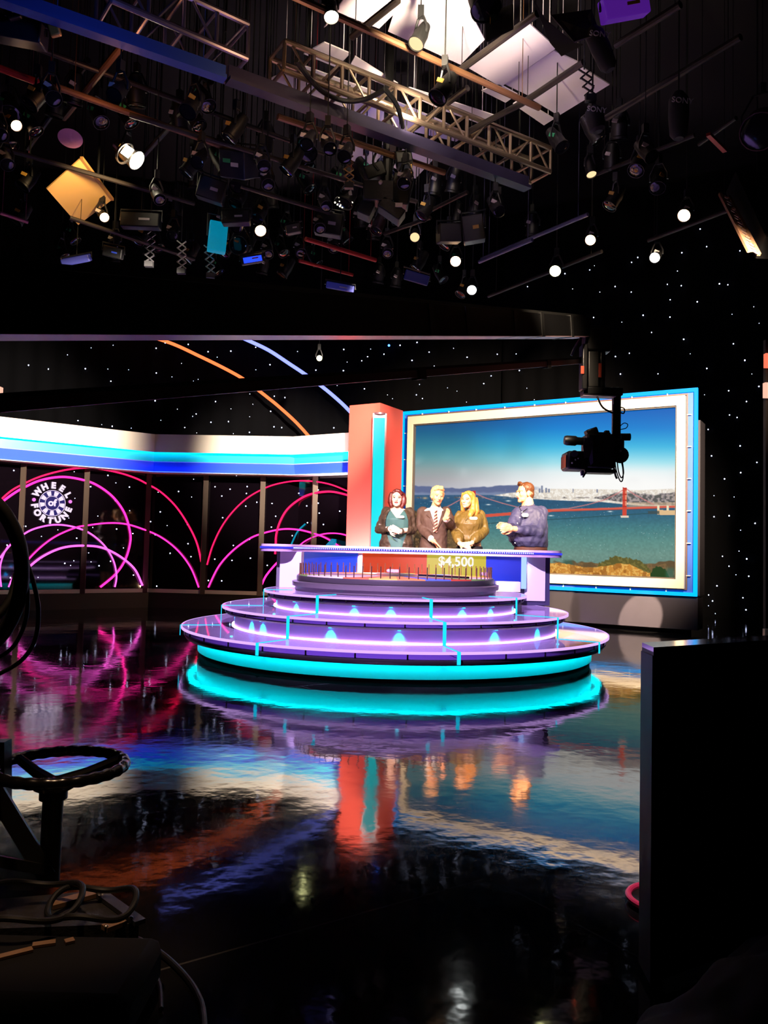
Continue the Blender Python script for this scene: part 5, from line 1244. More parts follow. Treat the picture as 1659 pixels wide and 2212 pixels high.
MB().bar(atZ(205, 1922, zd + .008), atZ(303, 1993, zd + .008), .03, .012).build('deck_edge', M_steel, dl)
MB().bar(atZ(110, 1956, zd + .008), atZ(205, 1930, zd + .008), .035, .012).build('deck_edge', M_tan, dl)
MB().bar(atZ(225, 2006, zd + .008), atZ(268, 1990, zd + .008), .03, .012).build('deck_edge', M_tan, dl)
for x, y in ((214, 1928), (222, 1926), (275, 1979), (283, 1982), (229, 2001)):
    q = atZ(x, y, zd + .016); MB().sphere(q, (.006, .006, .004), 8, 6).build('bolt', M_alu, dl)
bevel(MB().box((atZ(40, 2110, .1).x - .02, atZ(40, 2110, .1).y + .02, .066), (.62, .30, .115)).build('chassis', M_blackmatte, dl), .03)
for x0, y0, x1, y1 in ((-10, 2070, 70, 2050), (70, 2042, 120, 2035), (140, 2035, 160, 2030)):
    MB().bar(atZ(x0, y0, .128), atZ(x1, y1, .128), .02, .006).build('deck_edge', M_tan, dl)
for i, (cx, cy, rx, lab) in enumerate(((200, 1950, 88, 'black cable loop lying on the dolly deck, larger one'), (60, 1962, 108, 'black cable loop lying on the dolly deck at the picture edge'))):
    q = atZ(cx, cy, zd + .045); r = rx / F * q.y; pts = [q + V((r * math.cos(t) * 1.0, r * .95 * math.sin(t), .012 * math.sin(3 * t) + (.02 if i else 0))) for t in [2 * PI * k / 64 for k in range(64)]]
    tag(MB().tube(pts, .0085, 10, closed=True).build('cable_loop', M_rubber), lab, 'cable', 'cables at the dolly')
# black hoses hanging at the left edge
def hose(pts, Y, r, lab):
    o = MB().tube(smooth([atY(x, y, Y + k * .02) for k, (x, y) in enumerate(pts)], 10), r, 12).build('hanging_cable', M_rubber); tag(o, lab, 'cable', 'black cables hanging at the left edge')
hose([(-50, 1060), (-15, 1082), (18, 1122), (42, 1180), (47, 1250), (36, 1310), (12, 1360), (-20, 1395), (-60, 1420)], 2.0, .019, 'thickest black cable bundle curving down the left picture edge')
hose([(46, 1180), (54, 1230), (60, 1290), (54, 1345), (30, 1395), (-10, 1425), (-60, 1450)], 2.06, .0055, 'thin inner black cable curving beside the thick bundle')
hose([(58, 1215), (74, 1265), (83, 1320), (76, 1380), (48, 1425), (0, 1455), (-50, 1475)], 2.12, .006, 'thin outer black cable curving furthest to the right')
hose([(-40, 1340), (-5, 1330), (25, 1290), (38, 1240)], 2.1, .012, 'short black cable crossing behind the thick bundle')
def fhose(pts, r, lab):
    o = MB().tube(smooth([atZ(x, y, r + .002) for x, y in pts], 10), r, 10).build('floor_cable', M_rubber); tag(o, lab, 'cable', 'black cables on the floor')
fhose([(240, 2012), (300, 2030), (352, 2062), (402, 2110), (432, 2160), (441, 2212), (440, 2290)], .0075, 'black cable curving over the floor from the dolly to the picture bottom')
fhose([(280, 2058), (312, 2078), (334, 2105), (345, 2132), (348, 2180)], .006, 'short thin black cable inside the bend of the longer floor cable')

# ------------------------------------------------------------------ black case at the right
K = atY(1411, 1500, 2.05); K2 = atY(1760, 1500, 2.42); K3 = atY(1386, 1500, 2.16)
zt = atY(1411, 1400, 2.05).z
cs = thing('black_case', 'tall flat black case standing close to the lens at right, taking up the picture corner', 'case', (K.x, K.y, 0))
bk = (K3 - K); bk.z = 0
pl = [V((K.x, K.y, .0)), V((K2.x, K2.y, .0)), V((K2.x, K2.y, 0)) + bk, V((K.x, K.y, 0)) + bk]
MB().prism([p + V((0, 0, .02)) for p in pl], V((0, 0, zt - .03))).build('body', mat('satin_black_case', (10, 10, 11), .5), cs, sharp=20)
ed = (K2 - K).normalized(); ed.z = 0; nf = V((ed.y, -ed.x, 0))
MB().prism([p + V((0, 0, zt - .012)) for p in pl], V((0, 0, .014))).build('top_edge', mat('polished_black_edge', (22, 22, 24), .12, .3), cs, sharp=20)
MB().prism([V((K.x, K.y, .02)), V((K.x, K.y, .02)) + bk, V((K.x, K.y, .02)) + bk - ed * .004, V((K.x, K.y, .02)) - ed * .004], V((0, 0, zt - .04))).build('side_strip', mat('dark_grey_strip', (46, 44, 50), .5), cs, sharp=20)
bevel(MB().prism([V((K.x, K.y, .10)) + ed * .09 + nf * .006, V((K.x, K.y, .10)) + ed * .40 + nf * .006, V((K.x, K.y, .74)) + ed * .40 + nf * .006, V((K.x, K.y, .74)) + ed * .09 + nf * .006], nf * -.008).build('door_panel', M_black, cs, sharp=20), .003)
q = V((K.x, K.y, 0)) + ed * .10 + nf * .006; MB().box(q + V((0, 0, .81)), (.022, .004, .006), Matrix((ed, nf, V((0, 0, 1)))).transposed()).build('label', M_white, cs)
bevel(MB().box(q + V((-.04, 0, .70)), (.022, .02, .06), Matrix((ed, nf, V((0, 0, 1)))).transposed()).build('latch', M_darksteel, cs), .004)
for t in (.04, .45): MB().sphere(V((K.x, K.y, .012)) + ed * t + bk * .5, (.02, .02, .012), 10, 6).build('foot', M_rubber, cs)
bc = atY(1432, 1941, 2.55)
bn = thing('bin', 'black bin with a bright pink rim half hidden behind the black case', 'bin', (bc.x, bc.y, 0))
MB().tube([bc + V((.105 * math.cos(t), .105 * math.sin(t), 0)) for t in [2 * PI * k / 40 for k in range(40)]], .010, 10, closed=True).build('rim', mat('pink_plastic', (226, 60, 110), .4, emit=(226, 60, 110), strength=0.0), bn)
MB().lathe([(.0, 0.0), (.07, 0.0), (.098, bc.z - .004), (.09, bc.z - .004), (.065, .01), (0, .01)], (bc.x, bc.y, 0), seg=32).build('body', M_black, bn)
mb = MB(); mb.sphere((.98, 1.60, .08), (.40, .28, .27), 28, 16); mb.sphere((.72, 1.52, .06), (.28, .26, .17), 24, 14); mb.box((.9, 1.58, .03), (.6, .4, .06))
me = remesh(mb, .014, 3); wrinkle(me, .03, 7, 3); 
for v in me.vertices: v.co.z = max(v.co.z, .002)
o = bpy.data.objects.new('dark_cloth', me); COL.objects.link(o); me.materials.clear(); me.materials.append(mat('dark_brown_cloth', (24, 19, 18), .9)); WM[o.name] = Matrix.Identity(4)
tag(o, 'dark brown bundled cloth lying in front of the black case at the lower right', 'cloth')
# coral column just entering at the right edge, and a small pale block at the left edge
ex = thing('set_column', 'coral lit set column just entering at the right picture edge', 'column', tuple(atY(1690, 1200, 9.5) * 1))
cxr = atY(1652, 1100, 9.5).x
MB().box((cxr + .22, 9.55, 1.9), (.40, .06, 3.8)).build('shaft', mat('dark_maroon', (20, 10, 10), .8), ex)
zA, zB_, zC_, zD = atY(1655, 765, 9.5).z, atY(1655, 795, 9.5).z, atY(1655, 828, 9.5).z, atY(1655, 860, 9.5).z
MB().box((cxr + .19, 9.48, (zA + zB_) / 2), (.40, .06, zA - zB_)).build('lit_block', glow('coral_glow', (255, 120, 90), 1.1), ex)  # light falling on the block is put in as emission colour
MB().box((cxr + .18, 9.48, (zC_ + zD) / 2), (.40, .06, zC_ - zD)).build('lit_block', glow('pale_coral_glow', (255, 190, 165), 1.1), ex)  # paler light on this block, again as emission colour
MB().box((cxr + .19, 9.48, atY(1655, 1370, 9.5).z), (.42, .06, .13)).build('foot_block', mat('cream_frame', (236, 224, 205), .5), ex)
q = atY(-6, 848, 12.0); bk_ = thing('lit_block', 'small pale coral block hanging at the left picture edge above the cornice', 'block', tuple(q)); MB().box(q, (.13, .1, .17)).build('face', glow('pale_coral_glow', (255, 190, 165), 1.1), bk_); MB().cyl(q + V((-.06, 0, .08)), V((q.x - .06, q.y, ZC)), .006, seg=6).build('hanger_rod', M_black, bk_)  # the block's lit look comes from emission in its colour
# ------------------------------------------------------------------ lighting grid overhead
M_pipe = mat('dark_scaffold_pipe', (44, 38, 36), .45, .4); M_pipew = mat('warm_lit_scaffold_pipe', (112, 78, 54), .45, .4); M_can = mat('black_lamp_housing', (9, 9, 10), .5)  # warm copy of the pipe carries lamp light in its colour
RODM = mat('black_rod', (10, 10, 10), .7)
def wires(mb, pts, r=.0035):
    for p in pts: mb.cyl(p, V((p.x, p.y, ZC)), r, seg=6)
    return mb
def pipe(x0, y0, x1, y1, z, label, r=.024, m=None, nm='scaffold_pipe'):
    a, b = atZ(x0, y0, z), atZ(x1, y1, z)
    o = wires(MB().cyl(a, b, r, seg=10), (a.lerp(b, .08), a.lerp(b, .92))).build(nm, m or M_pipe); tag(o, label, 'pipe', 'scaffold pipes of the lighting grid'); return a, b
ZP = 5.6
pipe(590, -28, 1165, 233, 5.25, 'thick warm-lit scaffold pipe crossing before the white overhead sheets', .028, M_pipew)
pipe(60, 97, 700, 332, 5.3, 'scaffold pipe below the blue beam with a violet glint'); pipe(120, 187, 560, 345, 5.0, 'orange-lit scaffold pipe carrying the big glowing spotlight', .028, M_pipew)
pipe(-40, 133, 120, 192, 5.1, 'red-lit scaffold pipe at the upper left edge', .03, mat('red_lit_pipe', (170, 40, 40), .4, .2)); pipe(600, 252, 960, 373, 5.0, 'orange-lit scaffold pipe under the long truss', .03, M_pipew)  # red light is put into the pipe's base colour
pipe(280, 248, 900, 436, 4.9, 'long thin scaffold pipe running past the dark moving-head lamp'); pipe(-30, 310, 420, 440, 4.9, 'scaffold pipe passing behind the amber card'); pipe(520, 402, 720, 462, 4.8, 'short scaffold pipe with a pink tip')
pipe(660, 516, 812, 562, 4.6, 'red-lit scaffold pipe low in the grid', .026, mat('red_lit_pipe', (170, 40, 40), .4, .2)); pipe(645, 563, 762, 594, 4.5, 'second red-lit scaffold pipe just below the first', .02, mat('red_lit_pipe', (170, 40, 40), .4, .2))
pipe(150, 470, 420, 560, 4.6, 'dark scaffold pipe above the crane arm at left'); pipe(0, 460, 60, 480, 4.8, 'short pink-lit scaffold pipe at the left edge', .02, mat('pink_lit_pipe', (170, 90, 120), .4, .2))  # pink light painted into the short pipe's colour
for k, (x0, y0, x1, y1, z, lab) in enumerate(((262, 100, 138, 255, 5.3, 'steep orange-lit cross pipe clamped under the blue beam'), (455, 176, 310, 335, 5.3, 'steep grey cross pipe left of the dark moving head'), (190, 130, 60, 320, 5.5, 'steep dark cross pipe at far left'),
    (1160, 30, 985, 158, 5.4, 'dark cross pipe between the brightest and the pale sheets'), (1130, 222, 1010, 285, 5.4, 'dark cross pipe ending over the truss end'), (1260, 135, 1130, 222, 5.4, 'dark cross pipe under the rightmost pale sheets'),
    (1470, 10, 1330, 98, 5.4, 'dark cross pipe at the upper right'), (1600, 80, 1310, 255, 5.3, 'long dark cross pipe behind the hanging sandbag'), (1590, 255, 1510, 312, 5.2, 'short dark cross pipe near the maroon lamp'), (1500, 292, 1290, 376, 5.2, 'dark cross pipe below the sandbag'),
    (1270, 463, 1040, 560, 4.8, 'blue-grey cross pipe among the warm lamps at right'), (1300, 543, 1055, 640, 4.6, 'thin dark cross pipe lowest at right'), (1580, 452, 1400, 520, 4.8, 'thin dark cross pipe near the star curtain'), (1150, 518, 1035, 566, 4.7, 'short violet-grey cross pipe below the twin box lamps'), (1010, 415, 920, 460, 4.9, 'short grey cross pipe left of the box lamps'), (930, 470, 830, 505, 4.8, 'short dark cross pipe under the black lamp stack'),
    (1010, 190, 890, 280, 5.5, 'dark cross pipe seen through the long truss'), (860, 0, 760, 80, 5.4, 'dark cross pipe left of the brightest sheet'))):
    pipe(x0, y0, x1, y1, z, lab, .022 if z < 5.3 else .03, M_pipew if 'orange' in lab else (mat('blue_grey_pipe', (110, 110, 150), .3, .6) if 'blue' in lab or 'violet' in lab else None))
# beams along the grid
a, b = atZ(-60, -18, 5.0), atZ(486, 171, 5.0); be = MB().bar(a, b, .10, .03); be.bar(a + V((0, 0, .06)), b + V((0, 0, .06)), .03, .1); wires(be, (a.lerp(b, .3), a.lerp(b, .9)))
tag(be.build('girder', mat('blue_lit_steel', (44, 74, 150), .5), sharp=20), 'broad steel beam tinted by blue light, running down across the upper left', 'beam')  # blue LED light on the beam painted into its colour
a2, b2 = atZ(492, 173, 5.0), atZ(1140, 408, 5.0); be = MB().bar(a2, b2, .12, .03); be.bar(a2 + V((0, 0, .07)), b2 + V((0, 0, .07)), .03, .12); wires(be, (a2.lerp(b2, .1), a2.lerp(b2, .9)))
tag(be.build('girder', mat('shaded_violet_steel', (40, 36, 62), .45), sharp=20), 'steel beam with its shade painted dark violet, running under the long aluminium truss', 'beam')  # same beam further on, its shade painted as darker steel
def truss(c0, c1, wdt, hgt, nb, label, m):
    """box ladder truss between two points: four chords, rungs and diagonals"""
    d = (c1 - c0).normalized(); sd = d.cross(V((0, 0, 1))).normalized(); uz = V((0, 0, 1)); L = (c1 - c0).length
    t = thing('truss', label, 'truss', tuple((c0 + c1) / 2))
    for i in (-1, 1):
        for j in (-1, 1):
            o = sd * (i * wdt / 2) + uz * (j * hgt / 2); MB().cyl(c0 + o, c1 + o, .026, seg=10).build('chord', m, t)
    for k in range(nb + 1):
        p = c0 + d * (L * k / nb)
        for i in (-1, 1): MB().cyl(p + sd * (i * wdt / 2) - uz * hgt / 2, p + sd * (i * wdt / 2) + uz * hgt / 2, .017, seg=8).build('rung', m, t)
        for j in (-1, 1): MB().cyl(p - sd * wdt / 2 + uz * j * hgt / 2, p + sd * wdt / 2 + uz * j * hgt / 2, .017, seg=8).build('rung', m, t)
        if k < nb:
            for i in (-1, 1):
                q = c0 + d * (L * (k + .92) / nb); s_ = 1 if k % 2 else -1
                MB().cyl(p + d * .06 + sd * (i * wdt / 2) - uz * s_ * hgt / 2, q + sd * (i * wdt / 2) + uz * s_ * hgt / 2, .012, seg=8).build('diagonal', m, t)
    for p in (c0.lerp(c1, .1), c0.lerp(c1, .9)): MB().cyl(p + uz * hgt / 2, V((p.x, p.y, ZC)), .01, seg=6).build('hanger_wire', RODM, t)
    return t
tc0, tc1 = atZ(598, 139, 5.35), atZ(1168, 358, 5.35)
truss(tc0, tc1, .30, .26, 11, 'long aluminium ladder truss crossing in front of the white overhead sheets', mat('warm_aluminium', (158, 140, 122), .32, .85))
truss(atZ(225, -8, 5.4), atZ(512, 116, 5.4), .42, .30, 4, 'shorter aluminium truss at the upper left above the blue beam', mat('lilac_aluminium', (150, 140, 160), .3, .8))
# cable swags on the long truss
for pts, lab in (([(640, 130), (665, 165), (700, 200), (745, 218), (790, 214), (832, 193)], 'black cable bundle sagging along the long truss'), ([(832, 193), (850, 215), (862, 240), (870, 275)], 'black cable bundle dropping off the middle of the long truss')):
    for j in range(2):
        tag(MB().tube(smooth([atZ(x + j * 5, y + j * 4, 5.15) for x, y in pts]), .022, 8).build('cable_bundle', M_rubber), lab, 'cable', 'cable bundles on the long truss') if j == 0 else None
# white bounce sheets
M_sheet = mat('white_bounce_sheet', (226, 214, 226), .85, vary=.04, vscale=2)
sheets = [([(700, 60), (770, -40), (850, -40), (862, 20), (819, 62), (737, 30)], 'white overhead sheet at top left of the brightest one'),
 ([(838, 68), (880, -60), (1020, -60), (1022, 38), (1047, 86), (995, 140)], 'brightest white overhead sheet, burnt out at the picture top'),
 ([(1010, 146), (1142, 50), (1202, 104), (1082, 188)], 'large pale overhead sheet right of the brightest one'),
 ([(1196, 110), (1252, 136), (1140, 206), (1090, 182)], 'pale overhead sheet with one fold, below the large one'),
 ([(1256, 145), (1317, 183), (1207, 250), (1146, 213)], 'rightmost pale overhead sheet with a sharp corner'),
 ([(1108, 225), (1125, 214), (1197, 257), (1175, 271)], 'narrow pale overhead sheet under the rightmost one'),
 ([(1040, 196), (1078, 182), (1118, 204), (1092, 222)], 'small pale overhead sheet between the pipes'),
 ([(767, 122), (860, 181), (846, 192), (752, 149)], 'pale triangular overhead sheet above the long truss'),
 ([(861, 194), (886, 190), (1072, 251), (1049, 272), (950, 236)], 'long pale overhead sheet above the right half of the truss'),
 ([(656, 117), (701, 92), (757, 116), (727, 146)], 'pale overhead sheet behind the left end of the long truss'),
 ([(583, 171), (650, 140), (800, 195), (955, 262), (1010, 292), (985, 306), (860, 277)], 'warm-lit overhead sheet seen through the long truss'),
 ([(734, 338), (767, 316), (842, 334), (836, 358), (818, 366)], 'bluish overhead sheet under the dark beam, left one'),
 ([(874, 315), (942, 338), (897, 386), (850, 362)], 'bluish overhead sheet under the dark beam, right one')]
for i, (pl, lab) in enumerate(sheets):
    z = 5.75 + .04 * (i % 4); pts = [atZ(x, y, z) for x, y in pl]
    tag(wires(MB().prism(pts, V((0, 0, .012))), (pts[0].lerp(pts[2], .15), pts[0].lerp(pts[2], .85)), .004).build('bounce_sheet', M_sheet, sharp=20), lab, 'sheet', 'white bounce sheets above the grid')

# ------------------------------------------------------------------ lamps
M_tape = {'w': mat('white_tape', (190, 180, 176), .6), 'y': mat('yellow_tape', (196, 150, 60), .6), 'g': mat('green_tape', (40, 150, 90), .6), 'o': mat('orange_tape', (210, 110, 50), .6), 'b': mat('blue_gel', (40, 70, 190), .5), 'r': mat('red_tape', (190, 50, 40), .6)}
def lampglow(name, c, s): return glow(name, c, s)
LG = {'warm': lampglow('warm_lamp', (255, 200, 150), 12.0), 'amber': lampglow('amber_lamp', (255, 214, 160), 1.25), 'cool': lampglow('cool_lamp', (236, 242, 240), 14.0), 'lime': lampglow('limewhite_lamp', (245, 245, 170), 12.0), 'hot': lampglow('hot_lamp', (255, 240, 205), 30.0),
      'off': mat('dark_lens', (22, 22, 26), .08), 'teal': lampglow('teal_lamp', (0, 150, 190), .9), 'blue': lampglow('blue_lamp', (30, 60, 255), 2.0)}
def frame_of(aim):
    z = V(aim).normalized(); x = z.cross(V((0, 0, 1)))
    x = V((1, 0, 0)) if x.length < .05 else x.normalized(); return x, z.cross(x), z
def lamp(px, py, z, r, ln, aim, state, label, tape='', rod=True, group='stage lamps of the grid', flaps=False, name='stage_lamp', hang=None, hm=None):
    """round stage lamp: lens centre seen at (px,py); r lens radius in m; ln body length; aim where it points"""
    c = atZ(px, py, z); x, y, a = frame_of(aim)
    t = thing(name, label, 'stage lamp', tuple(c), group)
    hs = MB().lathe([(r * 1.02, .0), (r * 1.08, .0), (r * 1.08, -.02), (r * .98, -.03), (r * .98, -ln * .5), (r * .8, -ln * .72), (r * .66, -ln * .95), (r * .4, -ln), (0, -ln)], c, a, 20).build('housing', hm or M_can, t)
    MB().lathe([(0, -.006), (r * .7, -.004), (r * 1.0, -.012), (r * 1.0, -.02), (0, -.02)], c, a, 20).build('lens', LG[state], hs)
    m = c - a * ln * .45
    hook = m + V((0, 0, r * 1.6 + .05))
    pts = [m + x * (r * 1.12), m + x * (r * 1.15) + V((0, 0, r * .9)), hook + x * r * .5, hook - x * r * .5, m - x * (r * 1.15) + V((0, 0, r * .9)), m - x * (r * 1.12)]
    MB().tube(pts, .011, 6).build('yoke', M_darksteel, t)
    cl = MB(); cl.box(hook + V((0, 0, .05)), (.05, .05, .09)); cl.cyl(hook + V((0, 0, 0)), hook + V((0, 0, .05)), .016, seg=8); cl.build('clamp', M_darksteel, t)
    if rod: MB().cyl(hook + V((0, 0, .08)), V((hook.x, hook.y, ZC)), .006, seg=6).build('drop_rod', RODM, t)
    if flaps:
        for k in range(4):
            u = (x, y, -x, -y)[k]; v = a.cross(u)
            MB().prism([c + u * r * 1.05 - v * r * .9, c + u * r * 1.05 + v * r * .9, c + u * r * 1.7 + v * r * 1.1 + a * r * 1.1, c + u * r * 1.7 - v * r * 1.1 + a * r * 1.1], u * .006).build('barn_door', M_can, hs)
    for k, tp in enumerate(tape):
        q = m + a.cross(V((0, 0, 1))).normalized() * 0 + V((0, -1, 0)) * (r * 1.0) + V((.05 * (k - .5), 0, .02 - .05 * k))
        MB().box(q, (.055, .012, .035), Matrix.Rotation(.4 + k, 3, 'Y')).build('tape_label', M_tape[tp], hs)
    return t
D = (0, -.5, -.9)
def toward(px, py, z): c = atZ(px, py, z); return (V((0.1, 9.0, 1.0)) - c) * .35 + (CAM - c) * .35
small_l = [(563, 499, 4.7, .062, 'warm', 'glowing warm lamp right of the teal-lit box', 'w'), (896, 513, 4.8, .055, 'amber', 'amber lamp under the dark cross pipe, left of the twin box lamps', ''), (984, 565, 4.6, .062, 'warm', 'glowing warm lamp directly under the twin box lamps', 'g'),
 (1019, 627, 4.5, .060, 'cool', 'lowest glowing white lamp, just above the crane arm', ''), (1199, 586, 4.5, .066, 'lime', 'glowing yellowish-white lamp with a soft halo, above the picture screen', ''), (1275, 519, 4.7, .058, 'warm', 'glowing warm lamp second from the right in the row toward the star curtain', 'w'),
 (1414, 557, 4.6, .058, 'cool', 'glowing white lamp nearest the star curtain', 'w'), (1477, 466, 4.8, .066, 'warm', 'rightmost glowing warm lamp of the grid', 'w'), (226, 470, 4.7, .05, 'warm', 'glowing lamp peeping from below the amber card', 'w'),
 (716, 38, 5.2, .055, 'hot', 'small bare bright lamp hanging by wires left of the white sheets', ''), (36, 272, 5.0, .05, 'warm', 'small glowing lamp at the far left of the grid', 'y'), (690, 774, 4.2, .045, 'lime', 'single yellow-white lamp glowing far behind, between the two crane bars', '')]
for px, py, z, r, stt, lab, tp in small_l: lamp(px, py, z, r, .26, toward(px, py, z), stt, lab, tp)
for px, py, z, r, lab in ((1278, 378, 5.0, .05, 'amber-lit lamp hanging far down below the chain hoist at right'), (1080, 463, 4.9, .048, 'amber-lit lamp on a short drop pole right of the long truss end')):
    lamp(px, py, z, r, .24, (.12, -.35, -1), 'amber', lab, '')
t = lamp(296, 347, 5.0, .095, .30, (.75, -.12, -.6), 'hot', 'big glowing spotlight in a bright steel housing above the amber card', 'y', hm=mat('polished_lamp_steel', (150, 140, 135), .25, .8))
hs_ = [o for o in bpy.data.objects if o.parent == t and o.name.startswith('housing')][0]
q = atZ(282, 338, 5.0); MB().box(q + V((0, -.10, .0)), (.09, .012, .10), Matrix.Rotation(.6, 3, 'Y')).build('glowing_window', LG['hot'], hs_)
MB().lathe([(.098, 0), (.112, 0), (.112, .02), (.098, .02)], atZ(268, 330, 5.0), (.75, -.12, -.6), 24, closeprof=True).build('ring', mat('polished_lamp_steel', (150, 140, 135), .25, .8), hs_)
lamp(898, 96, 5.2, .062, .24, (-.35, -.3, -.9), 'amber', 'black spotlight hanging in front of the brightest sheet', '', hm=M_can)
t7 = lamp(742, 440, 4.9, .10, .30, (-.35, -.2, -.9), 'off', 'black cylinder lamp with a row of tiny bright holes round its rim', 'yw')
for _k in range(8):
    q = atZ(725 + 5.2 * _k, 447 + 10 * math.sin(PI * _k / 7), 4.9); MB().sphere(q + V((0, -.11, 0)), .007, 8, 6).build('light_hole', LG['hot'], t7)
lamp(668, 333, 5.0, .085, .30, (.35, -.5, -.6), 'off', 'black lamp with tan back plate and blue gel, left of the bluish sheets', 'gb')
lamp(812, 500, 4.8, .07, .34, (-.3, -.3, -.95), 'off', 'long maroon-black lamp hanging straight down below the lamp stack', '', hm=mat('maroon_black', (40, 22, 24), .4))
lamp(1640, 285, 5.0, .16, .36, (-.4, -.5, -.6), 'off', 'dark maroon lamp at the right picture edge', 'wo', hm=mat('maroon_lamp', (70, 24, 26), .5))
lamp(514, 530, 4.6, .10, .22, (-.1, -.9, -.3), 'off', 'round brown lamp front beside the teal-lit box', 'o', hm=mat('brown_lamp', (70, 44, 34), .5))
lamp(20, 250, 5.1, .10, .3, (.3, -.4, -.8), 'off', 'dark lamp hood at the far left above the small glowing lamp', 'g')
lamp(1050, 20, 5.2, .11, .3, (.2, -.3, -.9), 'off', 'black lamp cut by the picture top, left of the black square flag', '')
# box shaped things
def boxlamp(px, py, z, size, rot, label, m=None, tape='', cat='stage lamp', name='box_lamp', lens=None, group='box lamps of the grid'):
    c = atZ(px, py, z); t = thing(name, label, cat, tuple(c), group)
    ax = Matrix.Rotation(rot[2], 3, 'Z') @ Matrix.Rotation(rot[0], 3, 'X') @ Matrix.Rotation(rot[1], 3, 'Y')
    hs = bevel(MB().box(c, size, ax).build('housing', m or M_can, t), .012)
    f = ax @ V((0, -1, 0)); u = ax @ V((0, 0, 1)); r = ax @ V((1, 0, 0))
    if lens: MB().box(c + f * (size[1] / 2 + .004) - u * size[2] * .1, (size[0] * .8, .008, size[2] * .6), ax).build('lens', lens, hs)
    for k, tp in enumerate(tape): MB().box(c + f * (size[1] / 2 + .006) + r * (size[0] * (.12 - .3 * k)) + u * (.03 * k), (size[0] * .28, .006, size[2] * .14), ax).build('tape_label', M_tape[tp], hs)
    w2 = size[0] / 2 + .015
    MB().tube([c + r * w2, c + r * w2 + V((0, 0, size[2] * .75)), c - r * w2 + V((0, 0, size[2] * .75)), c - r * w2], .010, 6).build('yoke', M_darksteel, t)
    top = c + V((0, 0, size[2] * .75)); MB().cyl(top, V((top.x, top.y, ZC)), .006, seg=6).build('drop_rod', RODM, t)
    return t
boxlamp(522, 352, 4.9, (.30, .34, .26), (.5, .3, -.5), 'dark moving-head lamp with a rounded grey front, below the orange-lit pipe', mat('slate_lamp', (44, 44, 56), .35, .2), 'wg')
boxlamp(711, 486, 4.7, (.30, .16, .24), (.1, .15, 0), 'square black lamp back with one white label, below the cylinder lamp', None, 'w')
boxlamp(970, 505, 4.7, (.26, .2, .20), (.2, -.1, .2), 'left one of the twin box lamps, with a tilted hood', mat('olive_black', (34, 32, 26), .5), '')
boxlamp(1022, 496, 4.72, (.24, .2, .28), (.15, -.15, -.1), 'right one of the twin box lamps, with one cream label', mat('olive_black', (34, 32, 26), .5), 'y')
boxlamp(470, 513, 4.55, (.20, .10, .34), (0, .06, .3), 'flat box lit bright teal from the side, with coiled cable', mat('teal_lit_box', (0, 96, 120), .4, emit=(0, 150, 185), strength=.55), '')  # teal side light put into the box as colour and emission
boxlamp(545, 560, 4.4, (.26, .12, .10), (.2, -.25, .2), 'small box with a glowing blue front under the round brown lamp', None, 'o', lens=LG['blue'])
boxlamp(458, 412, 4.8, (.28, .2, .22), (.2, .25, .1), 'dim black box with one white label, below the moving head', None, 'w')
boxlamp(305, 478, 4.6, (.42, .12, .16), (0, .02, 0), 'wide dark double box hanging right of the amber card', None, 'w')
boxlamp(510, 472, 4.65, (.30, .12, .14), (0, -.05, 0), 'wide dark bracket box above the teal-lit box', None, 'w')
boxlamp(634, 495, 4.6, (.16, .1, .10), (.1, -.2, 0), 'small black box with a large pale label right of the glowing lamp', None, 'w')
boxlamp(1348, 16, 5.2, (.36, .12, .16), (.2, -.3, .2), 'box tinted by purple light, at the picture top right of the grey flag', mat('purple_lit_box', (90, 40, 150), .3, emit=(110, 40, 190), strength=.35), 'y')  # purple light on the box is painted by colour and emission
boxlamp(40, 70, 5.1, (.40, .2, .16), (.2, .1, .1), 'dark grey flat lamp at the upper left corner', mat('slate_lamp', (44, 44, 56), .35, .2), '')
boxlamp(30, 30, 5.1, (.10, .06, .08), (.2, -.3, .1), 'small box with a yellow label in the upper left corner', None, 'y')
boxlamp(116, 58, 5.0, (.08, .05, .14), (.2, -.3, .1), 'small amber-lit fitting hanging below the blue beam at left', mat('amber_lit_fitting', (196, 140, 60), .4, .3), '')  # amber light on the fitting is in its base colour
boxlamp(245, 545, 4.4, (.22, .1, .12), (.3, .2, 0), 'small dark lamp with a blue label just above the crane arm at left', None, 'b')
boxlamp(165, 562, 4.4, (.34, .1, .08), (.5, -.2, 0), 'flat lamp with a bluish lit face just above the crane arm at left', mat('blue_lit_face', (60, 64, 130), .4, emit=(50, 60, 170), strength=.15), '')  # bluish light on the face comes from colour and emission
boxlamp(735, 620, 4.3, (.34, .12, .08), (.3, .15, 0), 'flat lamp with a blue lit rim touching the crane arm top', mat('blue_lit_face', (60, 64, 130), .4, emit=(50, 60, 170), strength=.15), 'w')  # blue light on the rim is emission in the material
boxlamp(900, 600, 4.4, (.30, .06, .12), (.3, .25, 0), 'dark blue tilted bracket right of the crane arm middle', mat('navy_bracket', (24, 28, 74), .4, emit=(20, 30, 120), strength=.08), '')
